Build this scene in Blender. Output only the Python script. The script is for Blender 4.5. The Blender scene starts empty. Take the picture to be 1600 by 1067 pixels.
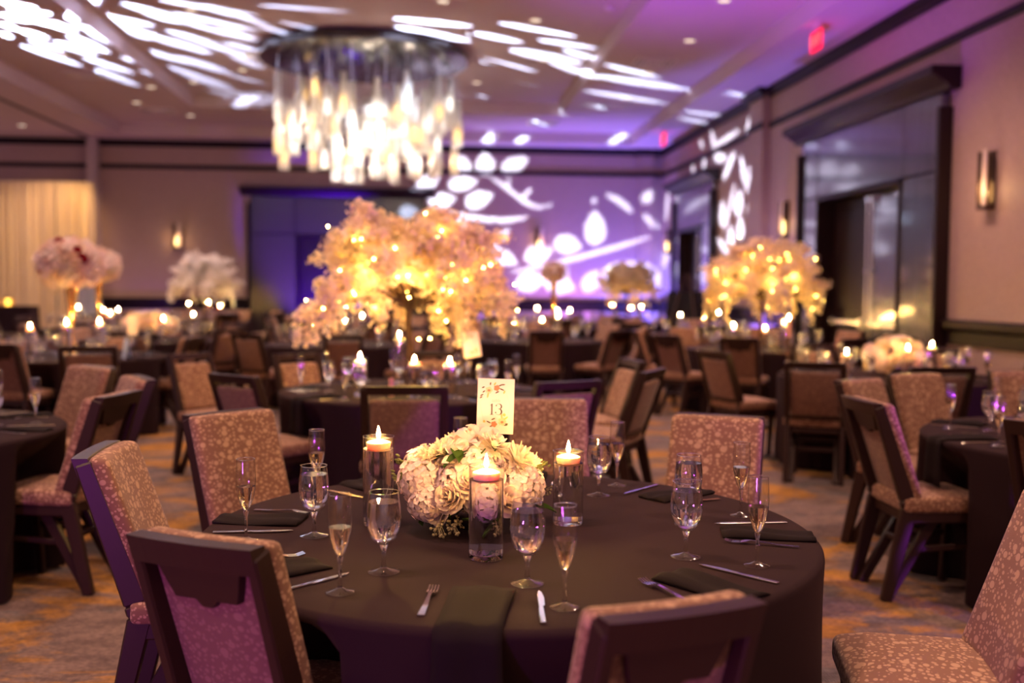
import bpy, bmesh, math, random
import numpy as np
from mathutils import Vector, Matrix

C = bpy.context.scene.collection
SC = bpy.context.scene
R = math.radians
PI = math.pi
rnd = random.Random(7)

# ------------------------------------------------------------------ camera
YAW, PITCH, ROLL, FPX, EYE = R(4.857), R(3.11), R(0.44), 1571.0, 1.479
_f = Vector((math.sin(YAW)*math.cos(PITCH), math.cos(YAW)*math.cos(PITCH), -math.sin(PITCH)))
_r = Vector((math.cos(YAW), -math.sin(YAW), 0)); _u = _r.cross(_f)
_r2 = _r*math.cos(ROLL)+_u*math.sin(ROLL); _u2 = _u*math.cos(ROLL)-_r*math.sin(ROLL)
cam_data = bpy.data.cameras.new('camera'); cam = bpy.data.objects.new('camera', cam_data); C.objects.link(cam)
cam.matrix_world = Matrix(((_r2.x, _u2.x, -_f.x, 0), (_r2.y, _u2.y, -_f.y, 0), (_r2.z, _u2.z, -_f.z, EYE), (0, 0, 0, 1)))
cam_data.sensor_width = 36; cam_data.sensor_fit = 'HORIZONTAL'; cam_data.lens = FPX/1600*36
cam_data.clip_start = 0.05; cam_data.clip_end = 100
cam_data.dof.use_dof = True; cam_data.dof.focus_distance = 2.85; cam_data.dof.aperture_fstop = 1.5
SC.camera = cam

# ------------------------------------------------------------------ exposure and world
SC.view_settings.view_transform = 'Standard'; SC.view_settings.look = 'None'
SC.view_settings.gamma = 1; SC.view_settings.use_curve_mapping = False
SC.view_settings.exposure = 1.48
SC.cycles.max_bounces = 18; SC.cycles.diffuse_bounces = 3; SC.cycles.glossy_bounces = 3
SC.cycles.transmission_bounces = 16; SC.cycles.transparent_max_bounces = 24
SC.cycles.caustics_reflective = False; SC.cycles.caustics_refractive = True; SC.cycles.blur_glossy = 0.6
SC.cycles.sample_clamp_indirect = 40.0
W = bpy.data.worlds.new('world'); SC.world = W; W.use_nodes = True
W.node_tree.nodes['Background'].inputs[0].default_value = (0.62, 0.36, 0.46, 1)
W.node_tree.nodes['Background'].inputs[1].default_value = 0.27

# room numbers
XR, YB, ZC = 5.6, 23.72, 4.75          # right wall, back wall, lowest ceiling level
XL, YF = -11.5, -5.0

def lamp(name, kind, loc, energy, color, target=None, **kw):
    d = bpy.data.lights.new(name, kind); d.energy = energy; d.color = color
    for k, v in kw.items(): setattr(d, k, v)
    o = bpy.data.objects.new(name, d); C.objects.link(o); o.location = loc
    if target is not None:
        o.rotation_euler = (Vector(target)-Vector(loc)).to_track_quat('-Z', 'Y').to_euler()
    return o

WARM = (1.0, 0.60, 0.42)
# recessed ceiling spots (lamps only; the fittings follow with the ceiling)
DOWN = [(-8.6, 20.0), (-8.4, 21.9), (-5.6, 16.2), (-5.6, 20.2), (-3.2, 18.0), (-3.2, 14.2), (-5.6, 12.2), (0.9, 18.6), (1.5, 14.2),
        (3.7, 14.2), (3.7, 18.6), (-3.2, 10.2), (0.9, 10.2), (3.7, 9.6), (-1.0, 7.0), (-1.0, 3.0), (3.4, 5.2), (-4.6, 7.2), (2.4, 1.4), (-3.4, 2.2), (-4.3, 19.2), (-1.6, -2.2), (1.8, -2.6)]  # the final ones are added, to brighten the white tree and feed glass reflections
def ceil_z(x, y):
    if -4.62 < x < 2.7 and y < 20.5: return 5.2
    if -6.75 < x < 4.65 and y < 22.9: return 4.98
    return ZC
for x, y in DOWN:
    near = y < 12
    lamp('downlight', 'SPOT', (x, y, ceil_z(x, y)-0.06), 185 if near else 90, WARM, (x, y, 0), spot_size=R(125), spot_blend=1.0, shadow_soft_size=0.12)
# warm wash on the drape
lamp('drape_wash', 'SPOT', (-6.9, 21.9, 4.3), 85, (1, .58, .22), (-8.8, 23.4, 2.0), spot_size=R(75), spot_blend=0.8, shadow_soft_size=0.1)
# coloured uplights standing along the walls and behind the photographer
lamp('uplight_corner', 'SPOT', (5.0, 22.6, .25), 420, (.16, .14, 1), (5.2, 24.2, 4.6), spot_size=R(120), spot_blend=.7, shadow_soft_size=.06)
lamp('uplight_back', 'SPOT', (3.4, 22.7, .25), 170, (.46, .2, 1), (3.2, 24.4, 4.2), spot_size=R(115), spot_blend=.7, shadow_soft_size=.06)
lamp('uplight_back_second', 'SPOT', (1.6, 22.7, .25), 70, (.38, .2, 1), (1.4, 24.4, 4.2), spot_size=R(115), spot_blend=.7, shadow_soft_size=.06)
lamp('uplight_door', 'SPOT', (-2.2, 21.4, .3), 900, (.12, .008, 1), (-2.5, 23.7, 2.0), spot_size=R(62), spot_blend=.6, shadow_soft_size=.06)
lamp('uplight_left', 'SPOT', (-6.2, 23.2, .2), 14, (.3, .06, 1), (-6.2, 23.8, 2.0), spot_size=R(110), spot_blend=.8, shadow_soft_size=.06)
lamp('uplight_right', 'SPOT', (5.25, 16.0, .2), 220, (.18, .12, 1), (5.5, 16.0, 3.6), spot_size=R(110), spot_blend=.8, shadow_soft_size=.06)
lamp('uplight_front', 'SPOT', (1.7, 9.4, .3), 620, (.40, .07, 1), (3.5, 11.0, 5.0), spot_size=R(70), spot_blend=1.0, shadow_soft_size=.08)
lamp('uplight_rear_left', 'SPOT', (-2.6, -1.6, .5), 130, (.58, .07, .8), (-.3, 2.6, .7), spot_size=R(80), spot_blend=.9, shadow_soft_size=.15)
lamp('uplight_rear_right', 'SPOT', (4.7, 1.0, .4), 360, (.5, .05, 1), (2.0, 6.6, .7), spot_size=R(62), spot_blend=.9, shadow_soft_size=.15)
# two pattern projectors; the leaf plates in front of them are built below
GOBO_L, GOBO_R = Vector((-6.2, 13.5, 3.3)), Vector((-4.9, 10.0, 1.15))
def aim(az, el):
    az, el = R(az), R(el)
    return Vector((math.cos(az)*math.cos(el), math.sin(az)*math.cos(el), math.sin(el)))
AIM_L, AIM_R = aim(48, 48), aim(51, 17)
lamp('projector_beam', 'SPOT', GOBO_L, 4200, (.52, .68, 1), GOBO_L+AIM_L, spot_size=R(104), spot_blend=.05, shadow_soft_size=.0011)
lamp('projector_beam', 'SPOT', GOBO_R, 30000, (.56, .72, 1), GOBO_R+AIM_R, spot_size=R(48), spot_blend=.05, shadow_soft_size=.0009)

# ------------------------------------------------------------------ materials
def nmat(name):
    m = bpy.data.materials.new(name); m.use_nodes = True
    nt = m.node_tree; b = nt.nodes['Principled BSDF']
    return m, nt, b
def pm(name, col, rough=.5, metal=0.0, **kw):
    m, nt, b = nmat(name)
    b.inputs['Base Color'].default_value = (*col, 1); b.inputs['Roughness'].default_value = rough
    b.inputs['Metallic'].default_value = metal
    for k, v in kw.items(): b.inputs[k.replace('_', ' ')].default_value = v
    return m
def N(nt, t, **kw):
    n = nt.nodes.new(t)
    for k, v in kw.items():
        if k.startswith('i_'):
            key = k[2:]; key = int(key) if key.isdigit() else key.replace('_', ' ')
            n.inputs[key].default_value = v
        else: setattr(n, k, v)
    return n
def ramp(nt, fac, stops, interp='LINEAR'):
    n = nt.nodes.new('ShaderNodeValToRGB'); n.color_ramp.interpolation = interp
    e = n.color_ramp.elements
    while len(e) < len(stops): e.new(.5)
    for el, (p, c) in zip(e, stops):
        el.position = p; el.color = (*c, 1) if len(c) == 3 else c
    nt.links.new(fac, n.inputs[0]); return n
def emis(name, col, s):
    m = bpy.data.materials.new(name); m.use_nodes = True; nt = m.node_tree; nt.nodes.clear()
    e = N(nt, 'ShaderNodeEmission'); e.inputs[0].default_value = (*col, 1); e.inputs[1].default_value = s
    o = N(nt, 'ShaderNodeOutputMaterial'); nt.links.new(e.outputs[0], o.inputs[0]); return m
def noise_bump(nt, b, scale, strength, coord='Object', dist=.002):
    tc = N(nt, 'ShaderNodeTexCoord'); nz = N(nt, 'ShaderNodeTexNoise'); nz.inputs['Scale'].default_value = scale
    bp = N(nt, 'ShaderNodeBump'); bp.inputs['Strength'].default_value = strength; bp.inputs['Distance'].default_value = dist
    nt.links.new(tc.outputs[coord], nz.inputs['Vector']); nt.links.new(nz.outputs[0], bp.inputs['Height'])
    nt.links.new(bp.outputs[0], b.inputs['Normal']); return tc, nz

def mk_fabric(name, base, blob):
    m, nt, b = nmat(name); L = nt.links.new
    b.inputs['Roughness'].default_value = .8
    b.inputs['Sheen Weight'].default_value = .15
    tc = N(nt, 'ShaderNodeTexCoord'); mp = N(nt, 'ShaderNodeMapping'); mp.inputs['Scale'].default_value = (.8, 1, 1.1)
    L(tc.outputs['Object'], mp.inputs[0])
    def cells(sc, lo, hi, keep):
        v = N(nt, 'ShaderNodeTexVoronoi'); v.inputs['Scale'].default_value = sc; v.inputs['Randomness'].default_value = .9
        L(mp.outputs[0], v.inputs['Vector'])
        sx = N(nt, 'ShaderNodeSeparateColor'); L(v.outputs['Color'], sx.inputs[0])
        mr = N(nt, 'ShaderNodeMapRange', clamp=False); mr.inputs[1].default_value = keep; mr.inputs[3].default_value = lo; mr.inputs[4].default_value = hi; L(sx.outputs[0], mr.inputs[0])
        g = N(nt, 'ShaderNodeMath', operation='GREATER_THAN'); g.inputs[1].default_value = keep; L(sx.outputs[0], g.inputs[0])
        m1 = N(nt, 'ShaderNodeMath', operation='MULTIPLY'); L(mr.outputs[0], m1.inputs[0]); L(g.outputs[0], m1.inputs[1])
        d = N(nt, 'ShaderNodeMath', operation='SUBTRACT'); L(m1.outputs[0], d.inputs[0]); L(v.outputs['Distance'], d.inputs[1]); return d
    big, small = cells(30, .28, .46, .42), cells(74, .32, .52, .05)
    sb = N(nt, 'ShaderNodeMath', operation='MULTIPLY', use_clamp=True); sb.inputs[1].default_value = 18; L(big.outputs[0], sb.inputs[0])
    ss = N(nt, 'ShaderNodeMath', operation='MULTIPLY', use_clamp=True); ss.inputs[1].default_value = 9; L(small.outputs[0], ss.inputs[0])
    al = N(nt, 'ShaderNodeMath', operation='LESS_THAN'); al.inputs[1].default_value = -.10; L(big.outputs[0], al.inputs[0])
    s2 = N(nt, 'ShaderNodeMath', operation='MULTIPLY'); L(ss.outputs[0], s2.inputs[0]); L(al.outputs[0], s2.inputs[1])
    mx = N(nt, 'ShaderNodeMath', operation='MAXIMUM'); L(sb.outputs[0], mx.inputs[0]); L(s2.outputs[0], mx.inputs[1])
    rp = ramp(nt, mx.outputs[0], [(0, base), (1, blob)]); L(rp.outputs[0], b.inputs['Base Color'])
    bp = N(nt, 'ShaderNodeBump'); bp.inputs['Strength'].default_value = .25; bp.inputs['Distance'].default_value = .001
    L(mx.outputs[0], bp.inputs['Height']); L(bp.outputs[0], b.inputs['Normal'])
    return m
M = {}
M['fabric'] = mk_fabric('chair_fabric', (.215, .10, .062), (.46, .275, .175))
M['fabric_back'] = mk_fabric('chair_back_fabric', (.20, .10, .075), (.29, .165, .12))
m, nt, b = nmat('chair_wood'); M['wood'] = m
b.inputs['Base Color'].default_value = (.030, .0125, .011, 1); b.inputs['Roughness'].default_value = .42; b.inputs['Specular IOR Level'].default_value = .3
noise_bump(nt, b, 60, .08)
m, nt, b = nmat('black_linen'); M['cloth'] = m
b.inputs['Base Color'].default_value = (.021, .0098, .0125, 1); b.inputs['Roughness'].default_value = .85; b.inputs['Specular IOR Level'].default_value = .12; b.inputs['Sheen Weight'].default_value = .03
b.inputs['Sheen Tint'].default_value = (.8, .45, .45, 1)
noise_bump(nt, b, 420, .25, dist=.0008)
M['napkin'] = pm('napkin_linen', (.0125, .0076, .0088), .85, Specular_IOR_Level=.12)
M['steel'] = pm('polished_steel', (.80, .78, .78), .14, 1)
M['chrome'] = pm('door_chrome', (.8, .8, .82), .2, 1)
M['gold'] = pm('gold_metal', (.80, .45, .14), .22, 1)
M['wax'] = pm('candle_wax', (.95, .82, .55), .5, Subsurface_Weight=.3)
M['pinkwax'] = pm('pink_taper_wax', (.75, .36, .30), .5)
M['flame'] = emis('flame', (1, .54, .15), 850)
M['led'] = emis('fairy_led', (1, .60, .11), 70)
M['paper'] = pm('card_paper', (.90, .72, .68), .6)
M['ink'] = pm('card_ink', (.05, .035, .03), .6)
M['blue'] = pm('card_lit_blue', (.35, .48, .85), .5)  # blue light falling on the card is put into its colour
def schlick(nt, f0=.085, f90=1.0):
    w = N(nt, 'ShaderNodeLayerWeight'); w.inputs[0].default_value = .5
    p = N(nt, 'ShaderNodeMath', operation='POWER'); p.inputs[1].default_value = 4.0; nt.links.new(w.outputs['Facing'], p.inputs[0])
    a = N(nt, 'ShaderNodeMath', operation='MULTIPLY_ADD'); a.inputs[1].default_value = f90; a.inputs[2].default_value = f0; nt.links.new(p.outputs[0], a.inputs[0]); return a
def glass(name, col=(1, 1, 1), ior=1.45):
    m = bpy.data.materials.new(name); m.use_nodes = True; nt = m.node_tree; nt.nodes.clear()
    g = N(nt, 'ShaderNodeBsdfGlass'); g.inputs['Color'].default_value = (*col, 1); g.inputs['Roughness'].default_value = 0; g.inputs['IOR'].default_value = ior
    o = N(nt, 'ShaderNodeOutputMaterial'); nt.links.new(g.outputs[0], o.inputs[0]); return m
def thin(name, tint=(.96, .96, .96), f0=.10, rough=.05):
    # thin-walled glass: straight transmission plus Fresnel reflection
    m = bpy.data.materials.new(name); m.use_nodes = True; nt = m.node_tree; nt.nodes.clear(); L = nt.links.new
    t = N(nt, 'ShaderNodeBsdfTransparent'); t.inputs[0].default_value = (*tint, 1)
    g = N(nt, 'ShaderNodeBsdfGlossy'); g.inputs['Roughness'].default_value = rough
    f = schlick(nt, f0)
    mx = N(nt, 'ShaderNodeMixShader'); L(f.outputs[0], mx.inputs[0]); L(t.outputs[0], mx.inputs[1]); L(g.outputs[0], mx.inputs[2])
    o = N(nt, 'ShaderNodeOutputMaterial'); L(mx.outputs[0], o.inputs[0]); return m
M['thin'] = thin('thin_glass'); M['thin_far'] = thin('thin_glass_far', (.95, .95, .95), f0=.24, rough=.17); M['foot'] = thin('glass_foot', (.93, .93, .93), f0=.20, rough=.09); M['glass'] = glass('solid_glass'); M['water'] = glass('water', (1, 1, 1), 1.33)
M['wine'] = glass('sparkling_wine', (1, .94, .80), 1.34)
# walls
m, nt, b = nmat('wallpaper'); M['wall'] = m; L = nt.links.new
tc = N(nt, 'ShaderNodeTexCoord'); wv = N(nt, 'ShaderNodeTexNoise'); wv.inputs['Scale'].default_value = 9; wv.inputs['Distortion'].default_value = 2.2; wv.inputs['Detail'].default_value = 3
L(tc.outputs['Object'], wv.inputs['Vector'])
rp = ramp(nt, wv.outputs[0], [(.40, (.35, .24, .215)), (.50, (.395, .275, .245)), (.60, (.35, .24, .215))]); L(rp.outputs[0], b.inputs['Base Color'])
b.inputs['Roughness'].default_value = .6
m, nt, b = nmat('ceiling_paint'); M['ceil'] = m; L = nt.links.new
b.inputs['Base Color'].default_value = (.54, .43, .43, 1); b.inputs['Roughness'].default_value = .9
M['trimwood'] = pm('trim_dark_wood', (.012, .0055, .008), .42, Specular_IOR_Level=.14)
m, nt, b = nmat('door_veneer_blue_lit'); M['panel'] = m; L = nt.links.new
tc = N(nt, 'ShaderNodeTexCoord'); mp = N(nt, 'ShaderNodeMapping'); mp.inputs['Scale'].default_value = (7, 7, .6); L(tc.outputs['Object'], mp.inputs[0])
nz = N(nt, 'ShaderNodeTexNoise'); nz.inputs['Scale'].default_value = 2.5; L(mp.outputs[0], nz.inputs['Vector'])
rp = ramp(nt, nz.outputs[0], [(.3, (.12, .125, .16)), (.7, (.20, .21, .26))]); L(rp.outputs[0], b.inputs['Base Color'])  # veneer grain; the blue tint imitates reflected blue light
b.inputs['Metallic'].default_value = .8; b.inputs['Roughness'].default_value = .24; b.inputs['Coat Weight'].default_value = 1; b.inputs['Coat Roughness'].default_value = .08; b.inputs['Coat IOR'].default_value = 1.8
M['panel_dark'] = pm('dark_door_veneer', (.030, .017, .019), .35, Coat_Weight=.5, Coat_Roughness=.2)
M['doorwood'] = pm('door_dark_wood', (.016, .006, .007), .42, Specular_IOR_Level=.25)
M['bronze'] = pm('sconce_bronze', (.10, .06, .05), .4, .7)
M['sconce_glow'] = emis('sconce_lamp', (1, .62, .22), 3)
M['sconce_glass'] = pm('sconce_frosted_plate', (.55, .42, .40), .35)
M['down'] = emis('downlight_lamp', (1, .74, .55), .5)
M['white'] = pm('fitting_white', (.7, .62, .58), .5)
M['vent'] = pm('vent_dark', (.05, .04, .04), .6)
M['exit'] = emis('exit_sign_red', (1, .01, .05), .9)
M['exit_letters'] = emis('exit_sign_letters', (1, .10, .10), 1.0)
m, nt, b = nmat('drape_cloth'); M['drape'] = m
b.inputs['Base Color'].default_value = (.80, .66, .48, 1); b.inputs['Roughness'].default_value = .85
M['greydrape'] = pm('grey_cover', (.32, .32, .36), .8)
# carpet
m, nt, b = nmat('carpet'); M['carpet'] = m; L = nt.links.new
b.inputs['Roughness'].default_value = .95
tc = N(nt, 'ShaderNodeTexCoord'); mp = N(nt, 'ShaderNodeMapping'); mp.inputs['Scale'].default_value = (1, 1.5, 1); mp.inputs['Location'].default_value = (3.1, 1.7, 0); L(tc.outputs['Object'], mp.inputs[0])
n1 = N(nt, 'ShaderNodeTexNoise'); n1.inputs['Scale'].default_value = .75; n1.inputs['Detail'].default_value = 7; n1.inputs['Roughness'].default_value = .62; n1.inputs['Distortion'].default_value = .8; L(mp.outputs[0], n1.inputs['Vector'])
n2 = N(nt, 'ShaderNodeTexNoise'); n2.inputs['Scale'].default_value = 1.9; n2.inputs['Detail'].default_value = 6; n2.inputs['Roughness'].default_value = .6; L(mp.outputs[0], n2.inputs['Vector'])
r1 = ramp(nt, n1.outputs[0], [(.485, (0, 0, 0)), (.515, (.6, .6, .6)), (.56, (1, 1, 1))])
r2 = ramp(nt, n2.outputs[0], [(.55, (0, 0, 0)), (.59, (1, 1, 1))])
mx1 = N(nt, 'ShaderNodeMixRGB'); mx1.inputs[1].default_value = (.19, .13, .118, 1); mx1.inputs[2].default_value = (.40, .19, .028, 1); L(r1.outputs[0], mx1.inputs[0])
mx2 = N(nt, 'ShaderNodeMixRGB'); mx2.inputs[2].default_value = (.115, .105, .115, 1); L(mx1.outputs[0], mx2.inputs[1])
mf = N(nt, 'ShaderNodeMath', operation='MULTIPLY'); mf.inputs[1].default_value = .75; L(r2.outputs[0], mf.inputs[0]); L(mf.outputs[0], mx2.inputs[0])
vo = N(nt, 'ShaderNodeTexVoronoi'); vo.inputs['Scale'].default_value = 5.5; L(mp.outputs[0], vo.inputs['Vector'])
rv = ramp(nt, vo.outputs['Distance'], [(.12, (1, 1, 1)), (.2, (0, 0, 0))])
n3 = N(nt, 'ShaderNodeTexNoise'); n3.inputs['Scale'].default_value = .9; L(tc.outputs['Object'], n3.inputs['Vector'])
r3 = ramp(nt, n3.outputs[0], [(.5, (0, 0, 0)), (.6, (.7, .7, .7))])
ms = N(nt, 'ShaderNodeMath', operation='MULTIPLY'); L(rv.outputs[0], ms.inputs[0]); L(r3.outputs[0], ms.inputs[1])
mx3 = N(nt, 'ShaderNodeMixRGB'); mx3.inputs[2].default_value = (.13, .10, .10, 1); L(mx2.outputs[0], mx3.inputs[1]); L(ms.outputs[0], mx3.inputs[0])
n4 = N(nt, 'ShaderNodeTexNoise'); n4.inputs['Scale'].default_value = 42; n4.inputs['Detail'].default_value = 4; L(mp.outputs[0], n4.inputs['Vector'])
n5 = N(nt, 'ShaderNodeTexNoise'); n5.inputs['Scale'].default_value = 5.2; n5.inputs['Detail'].default_value = 8; n5.inputs['Roughness'].default_value = .7; L(mp.outputs[0], n5.inputs['Vector'])
r4 = ramp(nt, n4.outputs[0], [(.35, (.66, .64, .64)), (.65, (1.12, 1.1, 1.08))]); r5 = ramp(nt, n5.outputs[0], [(.40, (.62, .60, .62)), (.56, (1.08, 1.08, 1.08))])
mA = N(nt, 'ShaderNodeMixRGB', blend_type='MULTIPLY'); mA.inputs[0].default_value = 1; L(mx3.outputs[0], mA.inputs[1]); L(r4.outputs[0], mA.inputs[2])
mB = N(nt, 'ShaderNodeMixRGB', blend_type='MULTIPLY'); mB.inputs[0].default_value = 1; L(mA.outputs[0], mB.inputs[1]); L(r5.outputs[0], mB.inputs[2])
L(mB.outputs[0], b.inputs['Base Color'])
wt = N(nt, 'ShaderNodeTexWave'); wt.inputs['Scale'].default_value = 28; wt.inputs['Distortion'].default_value = 3; L(tc.outputs['Object'], wt.inputs['Vector'])
bp = N(nt, 'ShaderNodeBump'); bp.inputs['Strength'].default_value = .5; bp.inputs['Distance'].default_value = .004; L(wt.outputs[0], bp.inputs['Height']); L(bp.outputs[0], b.inputs['Normal'])
# petals, leaves
def petal(name, c, tr=.35, c2=None):
    m = bpy.data.materials.new(name); m.use_nodes = True; nt = m.node_tree; nt.nodes.clear(); L = nt.links.new
    d = N(nt, 'ShaderNodeBsdfDiffuse'); t = N(nt, 'ShaderNodeBsdfTranslucent')
    d.inputs[0].default_value = t.inputs[0].default_value = (*c, 1)
    if c2:
        oi = N(nt, 'ShaderNodeObjectInfo'); rp = ramp(nt, oi.outputs['Random'], [(0, c), (1, c2)])
        L(rp.outputs[0], d.inputs[0]); L(rp.outputs[0], t.inputs[0])
    mx = N(nt, 'ShaderNodeMixShader'); mx.inputs[0].default_value = tr
    o = N(nt, 'ShaderNodeOutputMaterial'); L(d.outputs[0], mx.inputs[1]); L(t.outputs[0], mx.inputs[2]); L(mx.outputs[0], o.inputs[0]); return m
M['blossom'] = petal('blossom_petals', (.96, .86, .60), .4, (.94, .78, .58))
M['whiteblossom'] = petal('white_blossom_petals', (.95, .93, .92), .35, (.93, .86, .82))
M['rose'] = petal('cream_rose_petals', (.90, .76, .64), .25, (.88, .66, .56))
M['pinkrose'] = petal('pink_rose_petals', (.95, .80, .76), .25, (.95, .86, .80))
M['redrose'] = petal('red_rose_petals', (.35, .01, .03), .2)
M['hydrangea'] = petal('hydrangea_petals', (.84, .66, .66), .25)
M['mum'] = petal('mum_petals', (.92, .80, .62), .25)
M['leaf'] = petal('leaf_green', (.07, .13, .025), .2)
M['palegreen'] = petal('pale_green_buds', (.34, .36, .12), .2)
M['berry'] = pm('seeded_sprig', (.34, .27, .13), .6)
M['bark'] = pm('bark', (.06, .028, .018), .85)
M['frosted'] = None
m = bpy.data.materials.new('pendant_glass'); m.use_nodes = True; nt = m.node_tree; nt.nodes.clear(); L = nt.links.new
t = N(nt, 'ShaderNodeBsdfTransparent'); t.inputs[0].default_value = (.95, .93, .90, 1)
d = N(nt, 'ShaderNodeBsdfTranslucent'); d.inputs[0].default_value = (.9, .87, .82, 1)
g = N(nt, 'ShaderNodeBsdfGlossy'); g.inputs['Roughness'].default_value = .06
m1 = N(nt, 'ShaderNodeMixShader'); m1.inputs[0].default_value = .74; L(t.outputs[0], m1.inputs[1]); L(d.outputs[0], m1.inputs[2])
f = schlick(nt)
m2 = N(nt, 'ShaderNodeMixShader'); L(f.outputs[0], m2.inputs[0]); L(m1.outputs[0], m2.inputs[1]); L(g.outputs[0], m2.inputs[2])
o = N(nt, 'ShaderNodeOutputMaterial'); L(m2.outputs[0], o.inputs[0]); M['pendant'] = m
M['bulb_cool'] = emis('pendant_lamp_white', (1, .94, .86), 1.5)
M['bulb_warm'] = emis('pendant_lamp_amber', (1, .56, .16), 2.0)
M['mirror'] = pm('chandelier_plate', (.10, .095, .10), .22, 1)

# ------------------------------------------------------------------ mesh tools
class MB:
    def __init__(s): s.v = []; s.f = []; s.m = []; s.mi = 0
    def add(s, vs, fs):
        o = len(s.v); s.v += [tuple(v) for v in vs]; s.f += [tuple(i+o for i in f) for f in fs]; s.m += [s.mi]*len(fs); return s
    def box(s, x0, x1, y0, y1, z0, z1, mat=None):
        v = [(x, y, z) for x in (x0, x1) for y in (y0, y1) for z in (z0, z1)]
        if mat: v = [mat @ Vector(p) for p in v]
        return s.add(v, [(0, 1, 3, 2), (4, 6, 7, 5), (0, 4, 5, 1), (2, 3, 7, 6), (0, 2, 6, 4), (1, 5, 7, 3)])
    def lathe(s, prof, n=24, c=(0, 0, 0), cap=True):
        vs = []; fs = []; k = len(prof)
        for r, z in prof:
            for i in range(n):
                a = 2*PI*i/n; vs.append((c[0]+r*math.cos(a), c[1]+r*math.sin(a), c[2]+z))
        for j in range(k-1):
            for i in range(n):
                a, b_ = j*n+i, j*n+(i+1) % n; fs.append((a, b_, b_+n, a+n))
        if cap:
            if prof[0][0] > 1e-5: fs.append(tuple(range(n-1, -1, -1)))
            if prof[-1][0] > 1e-5: fs.append(tuple(range((k-1)*n, k*n)))
        return s.add(vs, fs)
    def tube(s, pts, rad, n=8, cap=True):
        pts = [Vector(p) for p in pts]; k = len(pts); rad = rad if hasattr(rad, '__len__') else [rad]*k
        vs = []; fs = []; ref = None
        for i, p in enumerate(pts):
            t = (pts[min(i+1, k-1)]-pts[max(i-1, 0)]).normalized()
            if ref is None: ref = t.orthogonal().normalized()
            u = (ref-t*ref.dot(t)).normalized(); ref = u; w = t.cross(u)
            for j in range(n):
                a = 2*PI*j/n; vs.append(p+(u*math.cos(a)+w*math.sin(a))*rad[i])
        for i in range(k-1):
            for j in range(n):
                a, b_ = i*n+j, i*n+(j+1) % n; fs.append((a, b_, b_+n, a+n))
        if cap: fs += [tuple(range(n-1, -1, -1)), tuple(range((k-1)*n, k*n))]
        return s.add(vs, fs)
    def slab(s, poly, lo, hi, axis='x'):
        # poly: 2D outline, extruded along the axis
        k = len(poly)
        if axis == 'x': v = [(lo, a, b_) for a, b_ in poly]+[(hi, a, b_) for a, b_ in poly]
        elif axis == 'y': v = [(a, lo, b_) for a, b_ in poly]+[(a, hi, b_) for a, b_ in poly]
        else: v = [(a, b_, lo) for a, b_ in poly]+[(a, b_, hi) for a, b_ in poly]
        return s.add(v, [tuple(range(k-1, -1, -1)), tuple(range(k, 2*k))]+[(i, (i+1) % k, k+(i+1) % k, k+i) for i in range(k)])
    def bar(s, line, widths, lo, hi):
        # a bar in the y-z plane following a centre line, extruded in x
        L_ = []; R_ = []
        for i, (y, z) in enumerate(line):
            a = Vector(line[max(i-1, 0)]); c = Vector(line[min(i+1, len(line)-1)]); t = (c-a).normalized(); n = Vector((-t.y, t.x))*widths[i]/2
            L_.append((y+n.x, z+n.y)); R_.append((y-n.x, z-n.y))
        k = len(line)
        for i in range(k-1): s.slab([L_[i], L_[i+1], R_[i+1], R_[i]], lo, hi)
        return s
    def ball(s, c, r, n=6, k=4, sq=(1, 1, 1)):
        prof = [(max(1e-6, r*math.sin(PI*i/k)), -r*math.cos(PI*i/k)) for i in range(k+1)]
        o = len(s.v); s.lathe(prof, n, cap=False)
        for i in range(o, len(s.v)): x, y, z = s.v[i]; s.v[i] = (c[0]+x*sq[0], c[1]+y*sq[1], c[2]+z*sq[2])
        return s
    def merge(s, o, mat):
        return s.add([mat @ Vector(v) for v in o.v], o.f)
    def mesh(s, name, mats, smooth=False, bevel=0, seg=2, angle=None):
        me = bpy.data.meshes.new(name); me.from_pydata(s.v, [], s.f)
        for m_ in (mats if isinstance(mats, (list, tuple)) else [mats]): me.materials.append(m_)
        if any(s.m): me.polygons.foreach_set('material_index', s.m)
        bm = bmesh.new(); bm.from_mesh(me)
        if bevel:
            bmesh.ops.recalc_face_normals(bm, faces=bm.faces)
            es = [e for e in bm.edges if len(e.link_faces) == 2 and e.calc_face_angle(0) > .5]
            bmesh.ops.bevel(bm, geom=es, offset=bevel, segments=seg, affect='EDGES', profile=.6)
        else: bmesh.ops.recalc_face_normals(bm, faces=bm.faces)
        bm.to_mesh(me); bm.free()
        if smooth: me.polygons.foreach_set('use_smooth', [True]*len(me.polygons))
        if smooth and angle: me.set_sharp_from_angle(angle=R(angle))
        me.update(); return me

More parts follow.
